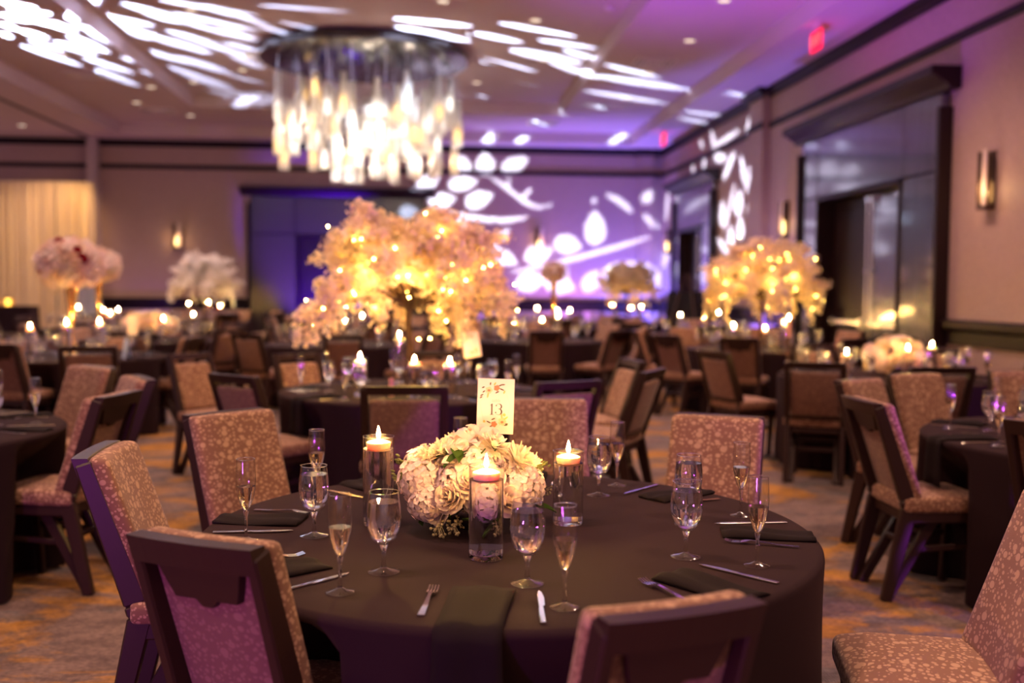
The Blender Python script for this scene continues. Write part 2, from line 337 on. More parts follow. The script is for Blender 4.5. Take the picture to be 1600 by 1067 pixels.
def ob(name, me, parent=None, loc=(0, 0, 0), rot=(0, 0, 0), scale=None, label=None):
    o = bpy.data.objects.new(name, me); C.objects.link(o); o.location = loc; o.rotation_euler = rot
    if scale is not None: o.scale = scale
    if parent is not None: o.parent = parent
    if label: o['label'] = label
    return o
def thing(name, label, cat, loc=(0, 0, 0), rz=0, group=None, me=None, rot=None):
    o = bpy.data.objects.new(name, me); C.objects.link(o); o.location = loc; o.rotation_euler = rot if rot else (0, 0, rz)
    o['label'] = label; o['category'] = cat
    if group: o['group'] = group
    return o
def struct(name, me, parent=None, loc=(0, 0, 0), rot=(0, 0, 0)):
    o = ob(name, me, parent, loc, rot)
    if parent is None: o['kind'] = 'structure'
    return o
CACHE = {}
def cached(key, fn):
    if key not in CACHE: CACHE[key] = fn()
    return CACHE[key]
GOBO_LEFT=[[(0.519,0.532),(0.470,0.457),(0.453,0.398),(0.449,0.348),(0.456,0.305),(0.490,0.275),(0.524,0.288),(0.570,0.350),(0.590,0.404),(0.598,0.457),(0.595,0.508),(0.558,0.549)],
[(0.309,0.381),(0.292,0.317),(0.301,0.266),(0.318,0.223),(0.344,0.185),(0.390,0.158),(0.418,0.169),(0.437,0.222),(0.434,0.269),(0.419,0.315),(0.394,0.359),(0.341,0.395)],
[(0.127,0.353),(0.081,0.290),(0.064,0.242),(0.058,0.199),(0.062,0.163),(0.090,0.137),(0.120,0.148),(0.163,0.201),(0.182,0.247),(0.192,0.291),(0.190,0.334),(0.161,0.367)],
[(0.140,0.176),(0.100,0.110),(0.089,0.058),(0.088,0.013),(0.097,-0.026),(0.128,-0.055),(0.157,-0.045),(0.194,0.008),(0.209,0.056),(0.214,0.103),(0.208,0.150),(0.174,0.189)],
[(-0.193,0.089),(-0.231,0.042),(-0.245,0.006),(-0.250,-0.025),(-0.246,-0.052),(-0.222,-0.071),(-0.197,-0.063),(-0.161,-0.023),(-0.146,0.012),(-0.138,0.044),(-0.140,0.075),(-0.165,0.099)],
[(0.110,0.062),(0.076,0.021),(0.062,-0.012),(0.055,-0.041),(0.055,-0.067),(0.072,-0.087),(0.092,-0.080),(0.123,-0.044),(0.139,-0.013),(0.147,0.017),(0.149,0.046),(0.132,0.070)],
[(-0.144,0.230),(-0.178,0.191),(-0.192,0.160),(-0.197,0.134),(-0.195,0.112),(-0.175,0.097),(-0.152,0.105),(-0.119,0.140),(-0.104,0.169),(-0.097,0.196),(-0.098,0.221),(-0.119,0.239)],
[(-0.260,-0.115),(-0.306,-0.167),(-0.326,-0.207),(-0.335,-0.242),(-0.335,-0.272),(-0.312,-0.294),(-0.285,-0.286),(-0.243,-0.243),(-0.221,-0.206),(-0.209,-0.169),(-0.206,-0.133),(-0.228,-0.104)],
[(-0.056,-0.090),(-0.125,-0.148),(-0.166,-0.194),(-0.194,-0.235),(-0.212,-0.270),(-0.207,-0.298),(-0.180,-0.290),(-0.120,-0.243),(-0.080,-0.201),(-0.048,-0.158),(-0.023,-0.116),(-0.024,-0.080)],
[(-0.530,-0.067),(-0.560,-0.140),(-0.574,-0.200),(-0.580,-0.254),(-0.581,-0.302),(-0.568,-0.341),(-0.552,-0.336),(-0.526,-0.284),(-0.512,-0.232),(-0.502,-0.176),(-0.498,-0.118),(-0.510,-0.060)],
[(-0.356,-0.033),(-0.385,-0.079),(-0.398,-0.118),(-0.405,-0.152),(-0.407,-0.183),(-0.395,-0.209),(-0.380,-0.204),(-0.354,-0.166),(-0.340,-0.130),(-0.331,-0.095),(-0.327,-0.059),(-0.338,-0.027)],
[(-0.390,0.117),(-0.414,0.092),(-0.421,0.073),(-0.422,0.057),(-0.417,0.044),(-0.397,0.036),(-0.378,0.043),(-0.355,0.067),(-0.347,0.086),(-0.345,0.102),(-0.349,0.117),(-0.370,0.125)],
[(-0.418,-0.290),(-0.446,-0.333),(-0.456,-0.368),(-0.459,-0.400),(-0.457,-0.427),(-0.439,-0.449),(-0.421,-0.444),(-0.396,-0.409),(-0.384,-0.377),(-0.379,-0.344),(-0.379,-0.312),(-0.397,-0.283)],
[(-0.553,-0.382),(-0.588,-0.419),(-0.605,-0.450),(-0.615,-0.477),(-0.619,-0.501),(-0.607,-0.520),(-0.589,-0.514),(-0.557,-0.483),(-0.539,-0.455),(-0.527,-0.427),(-0.521,-0.400),(-0.532,-0.376)],
[(0.789,0.268),(0.713,0.209),(0.678,0.166),(0.658,0.129),(0.653,0.099),(0.260,-0.006),(0.292,0.005),(0.337,0.046),(0.356,0.079),(0.856,0.227),(0.866,0.262),(0.837,0.285)],
[(0.224,-0.032),(0.156,-0.089),(0.111,-0.135),(0.077,-0.177),(0.052,-0.214),(0.047,-0.244),(0.069,-0.238),(0.128,-0.192),(0.170,-0.149),(0.208,-0.106),(0.239,-0.063),(0.251,-0.024)],
[(0.114,-0.109),(0.048,-0.162),(0.006,-0.206),(-0.026,-0.244),(-0.049,-0.279),(-0.052,-0.306),(-0.029,-0.300),(0.028,-0.256),(0.069,-0.216),(0.104,-0.176),(0.133,-0.136),(0.141,-0.100)],
[(0.179,-0.085),(0.160,-0.124),(0.155,-0.156),(0.156,-0.185),(0.162,-0.212),(0.180,-0.233),(0.195,-0.228),(0.213,-0.195),(0.219,-0.164),(0.220,-0.134),(0.215,-0.105),(0.196,-0.079)],
[(0.480,-0.025),(0.423,-0.091),(0.389,-0.145),(0.364,-0.194),(0.348,-0.236),(0.350,-0.271),(0.370,-0.265),(0.417,-0.215),(0.450,-0.167),(0.479,-0.117),(0.501,-0.066),(0.505,-0.017)],
[(0.390,-0.129),(0.345,-0.167),(0.323,-0.196),(0.309,-0.221),(0.305,-0.243),(0.320,-0.258),(0.344,-0.251),(0.386,-0.218),(0.409,-0.190),(0.424,-0.164),(0.432,-0.139),(0.417,-0.121)],
[(0.660,-0.080),(0.636,-0.141),(0.625,-0.193),(0.620,-0.239),(0.619,-0.281),(0.628,-0.316),(0.640,-0.312),(0.661,-0.268),(0.673,-0.223),(0.680,-0.175),(0.684,-0.125),(0.676,-0.075)],
[(0.459,-0.186),(0.427,-0.238),(0.410,-0.283),(0.398,-0.323),(0.392,-0.359),(0.396,-0.390),(0.409,-0.386),(0.436,-0.346),(0.454,-0.306),(0.468,-0.265),(0.478,-0.223),(0.475,-0.181)],
[(0.659,-0.182),(0.615,-0.218),(0.592,-0.247),(0.577,-0.272),(0.570,-0.295),(0.580,-0.311),(0.602,-0.305),(0.641,-0.274),(0.665,-0.246),(0.682,-0.220),(0.692,-0.195),(0.683,-0.174)],
[(0.057,-0.222),(0.010,-0.267),(-0.019,-0.305),(-0.042,-0.339),(-0.057,-0.370),(-0.059,-0.396),(-0.043,-0.391),(-0.002,-0.354),(0.026,-0.319),(0.051,-0.284),(0.071,-0.249),(0.076,-0.216)],
[(0.004,-0.320),(-0.035,-0.356),(-0.054,-0.385),(-0.065,-0.411),(-0.069,-0.433),(-0.057,-0.450),(-0.037,-0.444),(-0.002,-0.414),(0.018,-0.386),(0.031,-0.360),(0.038,-0.334),(0.027,-0.313)],
[(0.142,-0.283),(0.108,-0.320),(0.090,-0.351),(0.078,-0.379),(0.073,-0.404),(0.080,-0.424),(0.096,-0.419),(0.126,-0.388),(0.144,-0.360),(0.158,-0.331),(0.166,-0.303),(0.160,-0.278)],
[(0.348,-0.241),(0.309,-0.290),(0.284,-0.333),(0.264,-0.372),(0.249,-0.408),(0.244,-0.438),(0.255,-0.435),(0.286,-0.397),(0.310,-0.359),(0.332,-0.319),(0.351,-0.278),(0.361,-0.237)],
[(0.323,-0.337),(0.298,-0.361),(0.286,-0.380),(0.279,-0.398),(0.277,-0.413),(0.286,-0.424),(0.301,-0.420),(0.324,-0.399),(0.337,-0.381),(0.345,-0.363),(0.348,-0.346),(0.339,-0.333)],
[(-0.231,-0.346),(-0.256,-0.380),(-0.265,-0.409),(-0.270,-0.435),(-0.269,-0.458),(-0.255,-0.477),(-0.240,-0.472),(-0.218,-0.443),(-0.207,-0.416),(-0.201,-0.390),(-0.201,-0.363),(-0.214,-0.340)],
[(-0.373,-0.445),(-0.396,-0.485),(-0.405,-0.519),(-0.409,-0.549),(-0.409,-0.576),(-0.397,-0.599),(-0.384,-0.595),(-0.364,-0.563),(-0.354,-0.533),(-0.348,-0.502),(-0.346,-0.470),(-0.358,-0.441)],
[(-0.212,-0.426),(-0.244,-0.461),(-0.257,-0.489),(-0.263,-0.514),(-0.262,-0.535),(-0.246,-0.551),(-0.226,-0.546),(-0.196,-0.516),(-0.182,-0.490),(-0.174,-0.465),(-0.173,-0.440),(-0.190,-0.420)],
[(0.083,-0.362),(0.049,-0.401),(0.030,-0.433),(0.016,-0.463),(0.009,-0.489),(0.013,-0.511),(0.028,-0.507),(0.058,-0.475),(0.077,-0.446),(0.092,-0.415),(0.102,-0.385),(0.100,-0.357)],
[(-0.420,-0.513),(-0.441,-0.544),(-0.450,-0.571),(-0.455,-0.596),(-0.456,-0.618),(-0.447,-0.637),(-0.436,-0.633),(-0.417,-0.607),(-0.407,-0.583),(-0.401,-0.558),(-0.399,-0.532),(-0.407,-0.509)],
[(0.144,-0.409),(0.123,-0.429),(0.114,-0.446),(0.109,-0.460),(0.109,-0.472),(0.120,-0.482),(0.134,-0.478),(0.154,-0.460),(0.164,-0.444),(0.169,-0.430),(0.170,-0.416),(0.159,-0.405)],
[(-0.011,-0.473),(-0.042,-0.493),(-0.062,-0.509),(-0.077,-0.524),(-0.087,-0.538),(-0.088,-0.548),(-0.075,-0.545),(-0.046,-0.527),(-0.027,-0.511),(-0.011,-0.496),(0.001,-0.481),(0.002,-0.469)],
[(-0.431,-0.630),(-0.476,-0.649),(-0.494,-0.662),(-0.501,-0.671),(-0.499,-0.678),(-0.473,-0.679),(-0.442,-0.671),(-0.399,-0.653),(-0.380,-0.641),(-0.495,-0.629),(-0.498,-0.622),(-0.524,-0.621)],
[(-0.423,-0.633),(-0.333,-0.646),(-0.363,-0.657),(-0.390,-0.667),(-0.414,-0.676),(-0.430,-0.684),(-0.422,-0.683),(-0.386,-0.672),(-0.357,-0.662),(-0.330,-0.652),(-0.430,-0.640),(-0.415,-0.632)],
[(-0.523,-0.599),(-0.523,-0.610),(-0.517,-0.618),(-0.509,-0.626),(-0.374,-0.634),(-0.357,-0.639),(-0.473,-0.635),(-0.472,-0.625),(-0.478,-0.617),(-0.486,-0.609),(-0.498,-0.602),(-0.515,-0.597)],
[(0.800,-0.268),(0.801,-0.300),(0.810,-0.328),(0.822,-0.353),(0.837,-0.375),(0.859,-0.395),(0.868,-0.392),(0.869,-0.366),(0.862,-0.341),(0.851,-0.315),(0.836,-0.289),(0.811,-0.265)],
[(0.651,-0.215),(0.606,-0.255),(0.571,-0.290),(0.542,-0.323),(0.518,-0.353),(0.503,-0.379),(0.513,-0.376),(0.551,-0.344),(0.584,-0.311),(0.614,-0.278),(0.642,-0.244),(0.663,-0.211)],
[(0.481,-0.369),(0.451,-0.395),(0.431,-0.418),(0.414,-0.439),(0.401,-0.459),(0.396,-0.476),(0.405,-0.473),(0.431,-0.451),(0.451,-0.429),(0.468,-0.408),(0.483,-0.386),(0.491,-0.366)],
[(0.588,-0.375),(0.558,-0.410),(0.538,-0.440),(0.522,-0.468),(0.509,-0.494),(0.504,-0.516),(0.513,-0.514),(0.538,-0.486),(0.557,-0.458),(0.575,-0.430),(0.590,-0.401),(0.598,-0.372)],
[(-0.047,-0.508),(-0.063,-0.519),(-0.070,-0.528),(-0.073,-0.536),(-0.072,-0.542),(-0.062,-0.546),(-0.051,-0.543),(-0.035,-0.532),(-0.028,-0.523),(-0.025,-0.515),(-0.025,-0.509),(-0.035,-0.505)],
[(-0.267,-0.556),(-0.274,-0.570),(-0.275,-0.581),(-0.272,-0.591),(-0.267,-0.600),(-0.256,-0.607),(-0.248,-0.605),(-0.241,-0.593),(-0.241,-0.582),(-0.243,-0.572),(-0.247,-0.562),(-0.259,-0.554)]]
GOBO_RIGHT=[[(-0.300,-0.065),(-0.303,-0.070),(-0.301,-0.077),(-0.297,-0.084),(-0.291,-0.089),(-0.282,-0.091),(-0.273,-0.093),(-0.275,-0.084),(-0.277,-0.075),(-0.282,-0.069),(-0.288,-0.064),(-0.295,-0.063)],
[(-0.255,-0.099),(-0.248,-0.098),(-0.243,-0.093),(-0.240,-0.086),(-0.241,-0.078),(-0.246,-0.070),(-0.252,-0.061),(-0.260,-0.068),(-0.265,-0.075),(-0.268,-0.082),(-0.266,-0.090),(-0.262,-0.096)],
[(-0.230,-0.094),(-0.225,-0.100),(-0.218,-0.102),(-0.210,-0.101),(-0.203,-0.096),(-0.197,-0.089),(-0.192,-0.081),(-0.201,-0.077),(-0.210,-0.076),(-0.219,-0.077),(-0.226,-0.082),(-0.230,-0.088)],
[(-0.365,-0.110),(-0.359,-0.115),(-0.352,-0.116),(-0.343,-0.114),(-0.336,-0.109),(-0.331,-0.102),(-0.326,-0.092),(-0.336,-0.090),(-0.345,-0.089),(-0.354,-0.091),(-0.361,-0.096),(-0.365,-0.103)],
[(-0.312,-0.109),(-0.309,-0.115),(-0.301,-0.119),(-0.292,-0.120),(-0.283,-0.118),(-0.274,-0.113),(-0.265,-0.106),(-0.275,-0.101),(-0.284,-0.097),(-0.294,-0.096),(-0.303,-0.098),(-0.310,-0.103)],
[(-0.347,-0.134),(-0.344,-0.141),(-0.337,-0.145),(-0.328,-0.146),(-0.319,-0.144),(-0.310,-0.138),(-0.302,-0.130),(-0.311,-0.124),(-0.321,-0.120),(-0.330,-0.119),(-0.339,-0.122),(-0.345,-0.127)],
[(-0.288,-0.142),(-0.284,-0.148),(-0.276,-0.151),(-0.267,-0.150),(-0.258,-0.146),(-0.251,-0.138),(-0.244,-0.129),(-0.254,-0.125),(-0.265,-0.122),(-0.274,-0.123),(-0.282,-0.127),(-0.287,-0.134)],
[(-0.303,-0.194),(-0.297,-0.192),(-0.293,-0.188),(-0.289,-0.180),(-0.288,-0.172),(-0.290,-0.163),(-0.293,-0.154),(-0.299,-0.160),(-0.305,-0.167),(-0.308,-0.175),(-0.309,-0.184),(-0.307,-0.190)],
[(-0.256,-0.221),(-0.257,-0.229),(-0.253,-0.237),(-0.246,-0.243),(-0.237,-0.246),(-0.226,-0.246),(-0.215,-0.245),(-0.220,-0.234),(-0.226,-0.225),(-0.234,-0.219),(-0.243,-0.216),(-0.251,-0.217)],
[(-0.205,-0.237),(-0.200,-0.243),(-0.193,-0.246),(-0.184,-0.245),(-0.177,-0.240),(-0.170,-0.232),(-0.164,-0.222),(-0.174,-0.218),(-0.184,-0.215),(-0.192,-0.216),(-0.200,-0.221),(-0.204,-0.229)],
[(-0.163,-0.211),(-0.162,-0.219),(-0.157,-0.226),(-0.150,-0.230),(-0.142,-0.230),(-0.133,-0.226),(-0.125,-0.221),(-0.131,-0.211),(-0.137,-0.204),(-0.144,-0.200),(-0.152,-0.200),(-0.159,-0.204)],
[(-0.109,-0.219),(-0.102,-0.216),(-0.097,-0.208),(-0.095,-0.198),(-0.096,-0.187),(-0.101,-0.176),(-0.108,-0.165),(-0.115,-0.175),(-0.120,-0.185),(-0.122,-0.196),(-0.120,-0.207),(-0.116,-0.215)],
[(-0.220,-0.277),(-0.216,-0.285),(-0.209,-0.290),(-0.200,-0.290),(-0.191,-0.286),(-0.183,-0.279),(-0.175,-0.269),(-0.184,-0.262),(-0.194,-0.258),(-0.203,-0.258),(-0.212,-0.262),(-0.218,-0.269)],
[(-0.179,-0.267),(-0.180,-0.277),(-0.175,-0.286),(-0.168,-0.292),(-0.158,-0.294),(-0.147,-0.291),(-0.136,-0.286),(-0.142,-0.274),(-0.148,-0.264),(-0.156,-0.258),(-0.165,-0.257),(-0.174,-0.260)],
[(-0.124,-0.290),(-0.119,-0.291),(-0.114,-0.288),(-0.109,-0.282),(-0.107,-0.274),(-0.107,-0.266),(-0.107,-0.256),(-0.115,-0.260),(-0.121,-0.264),(-0.125,-0.270),(-0.128,-0.278),(-0.127,-0.285)],
[(-0.102,-0.266),(-0.097,-0.274),(-0.087,-0.278),(-0.074,-0.278),(-0.062,-0.273),(-0.051,-0.264),(-0.040,-0.254),(-0.053,-0.248),(-0.066,-0.244),(-0.079,-0.244),(-0.091,-0.249),(-0.099,-0.257)],
[(-0.052,-0.247),(-0.053,-0.252),(-0.052,-0.260),(-0.048,-0.269),(-0.042,-0.276),(-0.035,-0.281),(-0.023,-0.284),(-0.029,-0.274),(-0.031,-0.264),(-0.035,-0.255),(-0.041,-0.249),(-0.047,-0.246)],
[(-0.046,-0.161),(-0.043,-0.162),(-0.040,-0.161),(-0.038,-0.158),(-0.037,-0.155),(-0.037,-0.150),(-0.038,-0.144),(-0.042,-0.145),(-0.046,-0.147),(-0.048,-0.150),(-0.049,-0.154),(-0.049,-0.158)],
[(-0.014,-0.262),(-0.008,-0.259),(-0.003,-0.253),(-0.001,-0.244),(-0.003,-0.235),(-0.009,-0.226),(-0.016,-0.218),(-0.022,-0.227),(-0.027,-0.236),(-0.028,-0.245),(-0.026,-0.254),(-0.021,-0.260)],
[(0.153,-0.093),(0.156,-0.096),(0.164,-0.098),(0.175,-0.099),(0.186,-0.097),(0.196,-0.094),(0.207,-0.091),(0.196,-0.088),(0.184,-0.086),(0.174,-0.085),(0.163,-0.087),(0.156,-0.089)],
[(0.288,-0.137),(0.297,-0.135),(0.306,-0.129),(0.313,-0.121),(0.316,-0.113),(0.315,-0.104),(0.312,-0.095),(0.299,-0.103),(0.289,-0.111),(0.282,-0.119),(0.279,-0.128),(0.281,-0.134)],
[(0.252,-0.170),(0.261,-0.168),(0.267,-0.162),(0.271,-0.154),(0.269,-0.146),(0.264,-0.138),(0.256,-0.131),(0.247,-0.139),(0.240,-0.147),(0.237,-0.155),(0.239,-0.163),(0.244,-0.168)],
[(0.302,-0.174),(0.308,-0.172),(0.311,-0.167),(0.312,-0.160),(0.310,-0.153),(0.304,-0.147),(0.297,-0.140),(0.291,-0.147),(0.287,-0.154),(0.287,-0.161),(0.290,-0.168),(0.295,-0.172)],
[(0.197,-0.188),(0.203,-0.186),(0.207,-0.180),(0.208,-0.172),(0.205,-0.164),(0.200,-0.156),(0.193,-0.148),(0.187,-0.156),(0.183,-0.165),(0.183,-0.173),(0.185,-0.181),(0.190,-0.186)],
[(0.233,-0.219),(0.240,-0.217),(0.244,-0.212),(0.246,-0.204),(0.243,-0.197),(0.237,-0.190),(0.228,-0.183),(0.222,-0.191),(0.217,-0.198),(0.216,-0.205),(0.219,-0.213),(0.225,-0.217)],
[(0.268,-0.204),(0.275,-0.202),(0.279,-0.196),(0.280,-0.189),(0.277,-0.182),(0.271,-0.175),(0.263,-0.168),(0.257,-0.176),(0.253,-0.183),(0.252,-0.190),(0.255,-0.197),(0.261,-0.202)],
[(0.221,-0.227),(0.224,-0.224),(0.222,-0.220),(0.215,-0.215),(0.206,-0.210),(0.193,-0.206),(0.179,-0.203),(0.182,-0.209),(0.187,-0.215),(0.194,-0.220),(0.204,-0.225),(0.213,-0.227)],
[(-0.337,-0.213),(-0.332,-0.217),(-0.326,-0.218),(-0.318,-0.216),(-0.312,-0.211),(-0.307,-0.204),(-0.303,-0.195),(-0.312,-0.193),(-0.321,-0.192),(-0.328,-0.194),(-0.334,-0.200),(-0.337,-0.206)],
[(-0.397,-0.147),(-0.394,-0.152),(-0.389,-0.156),(-0.382,-0.157),(-0.375,-0.155),(-0.368,-0.150),(-0.362,-0.143),(-0.369,-0.139),(-0.376,-0.135),(-0.383,-0.134),(-0.390,-0.136),(-0.395,-0.141)],
[(-0.248,-0.103),(-0.232,-0.119),(-0.217,-0.134),(-0.202,-0.149),(-0.182,-0.158),(-0.164,-0.154),(-0.164,-0.152),(-0.183,-0.153),(-0.198,-0.143),(-0.213,-0.129),(-0.229,-0.114),(-0.247,-0.102)],
[(-0.204,-0.140),(-0.200,-0.139),(-0.197,-0.137),(-0.194,-0.134),(-0.192,-0.131),(-0.190,-0.127),(-0.191,-0.126),(-0.194,-0.127),(-0.198,-0.130),(-0.200,-0.132),(-0.203,-0.135),(-0.205,-0.139)],
[(-0.221,-0.107),(-0.223,-0.110),(-0.223,-0.114),(-0.224,-0.118),(-0.223,-0.122),(-0.222,-0.126),(-0.221,-0.126),(-0.220,-0.122),(-0.219,-0.119),(-0.219,-0.115),(-0.219,-0.111),(-0.220,-0.107)],
[(-0.359,-0.150),(-0.325,-0.158),(-0.292,-0.165),(-0.260,-0.172),(-0.228,-0.176),(-0.198,-0.171),(-0.198,-0.169),(-0.228,-0.169),(-0.258,-0.165),(-0.290,-0.157),(-0.324,-0.152),(-0.359,-0.148)],
[(-0.252,-0.217),(-0.245,-0.213),(-0.239,-0.208),(-0.233,-0.202),(-0.229,-0.195),(-0.225,-0.187),(-0.227,-0.186),(-0.234,-0.189),(-0.240,-0.195),(-0.246,-0.201),(-0.251,-0.207),(-0.254,-0.216)],
[(-0.093,-0.145),(-0.088,-0.152),(-0.081,-0.158),(-0.076,-0.163),(-0.070,-0.169),(-0.063,-0.174),(-0.062,-0.172),(-0.066,-0.164),(-0.071,-0.157),(-0.078,-0.150),(-0.085,-0.146),(-0.093,-0.143)],
[(-0.048,-0.176),(-0.047,-0.182),(-0.044,-0.187),(-0.041,-0.191),(-0.038,-0.196),(-0.034,-0.199),(-0.032,-0.198),(-0.034,-0.192),(-0.037,-0.187),(-0.039,-0.182),(-0.043,-0.178),(-0.047,-0.175)],
[(-0.225,-0.258),(-0.183,-0.252),(-0.143,-0.243),(-0.106,-0.233),(-0.071,-0.222),(-0.039,-0.210),(-0.039,-0.208),(-0.072,-0.216),(-0.107,-0.226),(-0.144,-0.236),(-0.183,-0.246),(-0.225,-0.256)],
[(-0.147,-0.249),(-0.148,-0.254),(-0.149,-0.259),(-0.149,-0.264),(-0.149,-0.269),(-0.148,-0.274),(-0.147,-0.274),(-0.145,-0.269),(-0.145,-0.264),(-0.145,-0.259),(-0.145,-0.254),(-0.146,-0.249)],
[(-0.011,-0.147),(-0.017,-0.155),(-0.019,-0.163),(-0.021,-0.172),(-0.021,-0.180),(-0.019,-0.188),(-0.015,-0.188),(-0.009,-0.180),(-0.006,-0.171),(-0.005,-0.163),(-0.005,-0.155),(-0.007,-0.147)],
[(0.146,-0.081),(0.169,-0.077),(0.190,-0.071),(0.210,-0.066),(0.230,-0.059),(0.247,-0.052),(0.245,-0.051),(0.222,-0.056),(0.201,-0.061),(0.181,-0.067),(0.161,-0.073),(0.144,-0.080)],
[(0.141,-0.058),(0.140,-0.063),(0.141,-0.067),(0.144,-0.072),(0.147,-0.077),(0.153,-0.081),(0.156,-0.081),(0.158,-0.076),(0.156,-0.071),(0.154,-0.066),(0.151,-0.062),(0.145,-0.057)],
[(0.228,-0.081),(0.216,-0.088),(0.206,-0.097),(0.199,-0.105),(0.193,-0.114),(0.190,-0.122),(0.194,-0.123),(0.207,-0.115),(0.216,-0.107),(0.224,-0.098),(0.230,-0.090),(0.233,-0.081)],
[(0.253,-0.086),(0.253,-0.094),(0.256,-0.102),(0.260,-0.111),(0.265,-0.119),(0.273,-0.126),(0.277,-0.126),(0.277,-0.118),(0.275,-0.109),(0.270,-0.101),(0.265,-0.093),(0.257,-0.086)],
[(0.235,-0.125),(0.225,-0.138),(0.218,-0.152),(0.212,-0.165),(0.206,-0.179),(0.203,-0.193),(0.206,-0.193),(0.216,-0.179),(0.223,-0.166),(0.229,-0.152),(0.234,-0.139),(0.237,-0.125)],
[(0.292,-0.020),(0.282,-0.027),(0.276,-0.035),(0.272,-0.042),(0.268,-0.050),(0.269,-0.058),(0.273,-0.058),(0.282,-0.051),(0.288,-0.043),(0.293,-0.036),(0.296,-0.028),(0.296,-0.020)],
[(0.103,-0.071),(0.101,-0.074),(0.102,-0.076),(0.103,-0.079),(0.105,-0.081),(0.109,-0.083),(0.112,-0.083),(0.114,-0.080),(0.113,-0.078),(0.112,-0.075),(0.110,-0.073),(0.106,-0.071)],
[(0.119,-0.094),(0.115,-0.098),(0.114,-0.101),(0.113,-0.105),(0.113,-0.108),(0.116,-0.112),(0.119,-0.112),(0.123,-0.108),(0.124,-0.105),(0.125,-0.101),(0.125,-0.098),(0.122,-0.094)],
[(0.078,-0.107),(0.076,-0.110),(0.075,-0.113),(0.076,-0.116),(0.077,-0.119),(0.079,-0.122),(0.082,-0.122),(0.084,-0.119),(0.085,-0.116),(0.084,-0.113),(0.083,-0.110),(0.081,-0.107)],
[(-0.109,-0.147),(-0.111,-0.149),(-0.111,-0.151),(-0.111,-0.153),(-0.110,-0.155),(-0.109,-0.156),(-0.108,-0.156),(-0.106,-0.154),(-0.106,-0.153),(-0.106,-0.151),(-0.107,-0.149),(-0.108,-0.147)],
[(0.099,0.292),(0.109,0.274),(0.122,0.260),(0.137,0.247),(0.153,0.235),(0.172,0.226),(0.177,0.229),(0.170,0.244),(0.158,0.258),(0.144,0.271),(0.127,0.284),(0.105,0.295)],
[(0.057,0.264),(0.057,0.242),(0.063,0.225),(0.071,0.209),(0.081,0.196),(0.096,0.185),(0.102,0.189),(0.103,0.207),(0.098,0.224),(0.091,0.240),(0.081,0.255),(0.064,0.268)],
[(0.140,0.208),(0.138,0.195),(0.141,0.184),(0.145,0.175),(0.150,0.167),(0.160,0.160),(0.165,0.163),(0.167,0.175),(0.165,0.185),(0.161,0.195),(0.155,0.204),(0.145,0.211)],
[(0.226,0.222),(0.227,0.205),(0.231,0.190),(0.237,0.177),(0.244,0.164),(0.254,0.154),(0.258,0.156),(0.257,0.171),(0.253,0.185),(0.248,0.198),(0.241,0.212),(0.230,0.224)],
[(0.193,0.161),(0.194,0.150),(0.199,0.141),(0.205,0.132),(0.213,0.125),(0.223,0.119),(0.227,0.121),(0.225,0.131),(0.221,0.140),(0.215,0.149),(0.208,0.156),(0.197,0.163)],
[(0.108,0.144),(0.104,0.127),(0.108,0.115),(0.114,0.104),(0.123,0.095),(0.138,0.089),(0.146,0.093),(0.150,0.108),(0.147,0.121),(0.142,0.132),(0.133,0.142),(0.117,0.149)],
[(0.006,0.159),(0.008,0.139),(0.015,0.122),(0.024,0.107),(0.034,0.094),(0.049,0.084),(0.055,0.087),(0.054,0.104),(0.048,0.120),(0.040,0.135),(0.030,0.150),(0.013,0.162)],
[(-0.043,0.075),(-0.045,0.065),(-0.043,0.058),(-0.038,0.052),(-0.032,0.047),(-0.022,0.044),(-0.016,0.047),(-0.013,0.056),(-0.015,0.063),(-0.019,0.070),(-0.026,0.075),(-0.037,0.078)],
[(-0.202,0.078),(-0.191,0.067),(-0.176,0.058),(-0.161,0.050),(-0.145,0.043),(-0.127,0.038),(-0.124,0.040),(-0.134,0.050),(-0.147,0.058),(-0.162,0.066),(-0.178,0.074),(-0.198,0.080)],
[(0.103,0.099),(0.096,0.086),(0.093,0.076),(0.091,0.066),(0.150,0.068),(0.153,0.061),(0.159,0.063),(0.168,0.076),(0.112,0.075),(0.113,0.085),(0.113,0.094),(0.108,0.102)],
[(0.176,0.126),(0.169,0.116),(0.167,0.109),(0.166,0.103),(0.167,0.098),(0.239,0.107),(0.178,0.097),(0.185,0.106),(0.187,0.113),(0.188,0.119),(0.187,0.125),(0.181,0.128)],
[(0.224,0.090),(0.219,0.078),(0.217,0.069),(0.218,0.060),(0.219,0.052),(0.225,0.046),(0.230,0.048),(0.235,0.059),(0.236,0.068),(0.236,0.077),(0.235,0.085),(0.229,0.092)],
[(0.159,0.067),(0.160,0.052),(0.167,0.040),(0.176,0.029),(0.187,0.019),(0.203,0.013),(0.209,0.016),(0.209,0.029),(0.203,0.041),(0.195,0.052),(0.184,0.063),(0.166,0.071)],
[(0.080,0.036),(0.084,0.023),(0.091,0.013),(0.099,0.004),(0.108,-0.004),(0.121,-0.010),(0.125,-0.008),(0.123,0.002),(0.116,0.012),(0.109,0.021),(0.099,0.030),(0.085,0.038)],
[(0.022,0.014),(0.020,0.008),(0.022,0.004),(0.024,0.000),(0.028,-0.003),(0.035,-0.005),(0.038,-0.003),(0.040,0.002),(0.039,0.007),(0.036,0.011),(0.033,0.014),(0.026,0.016)],
[(0.295,0.060),(0.290,0.054),(0.289,0.049),(0.288,0.045),(0.289,0.042),(0.293,0.039),(0.297,0.041),(0.302,0.047),(0.304,0.052),(0.304,0.056),(0.303,0.059),(0.299,0.062)],
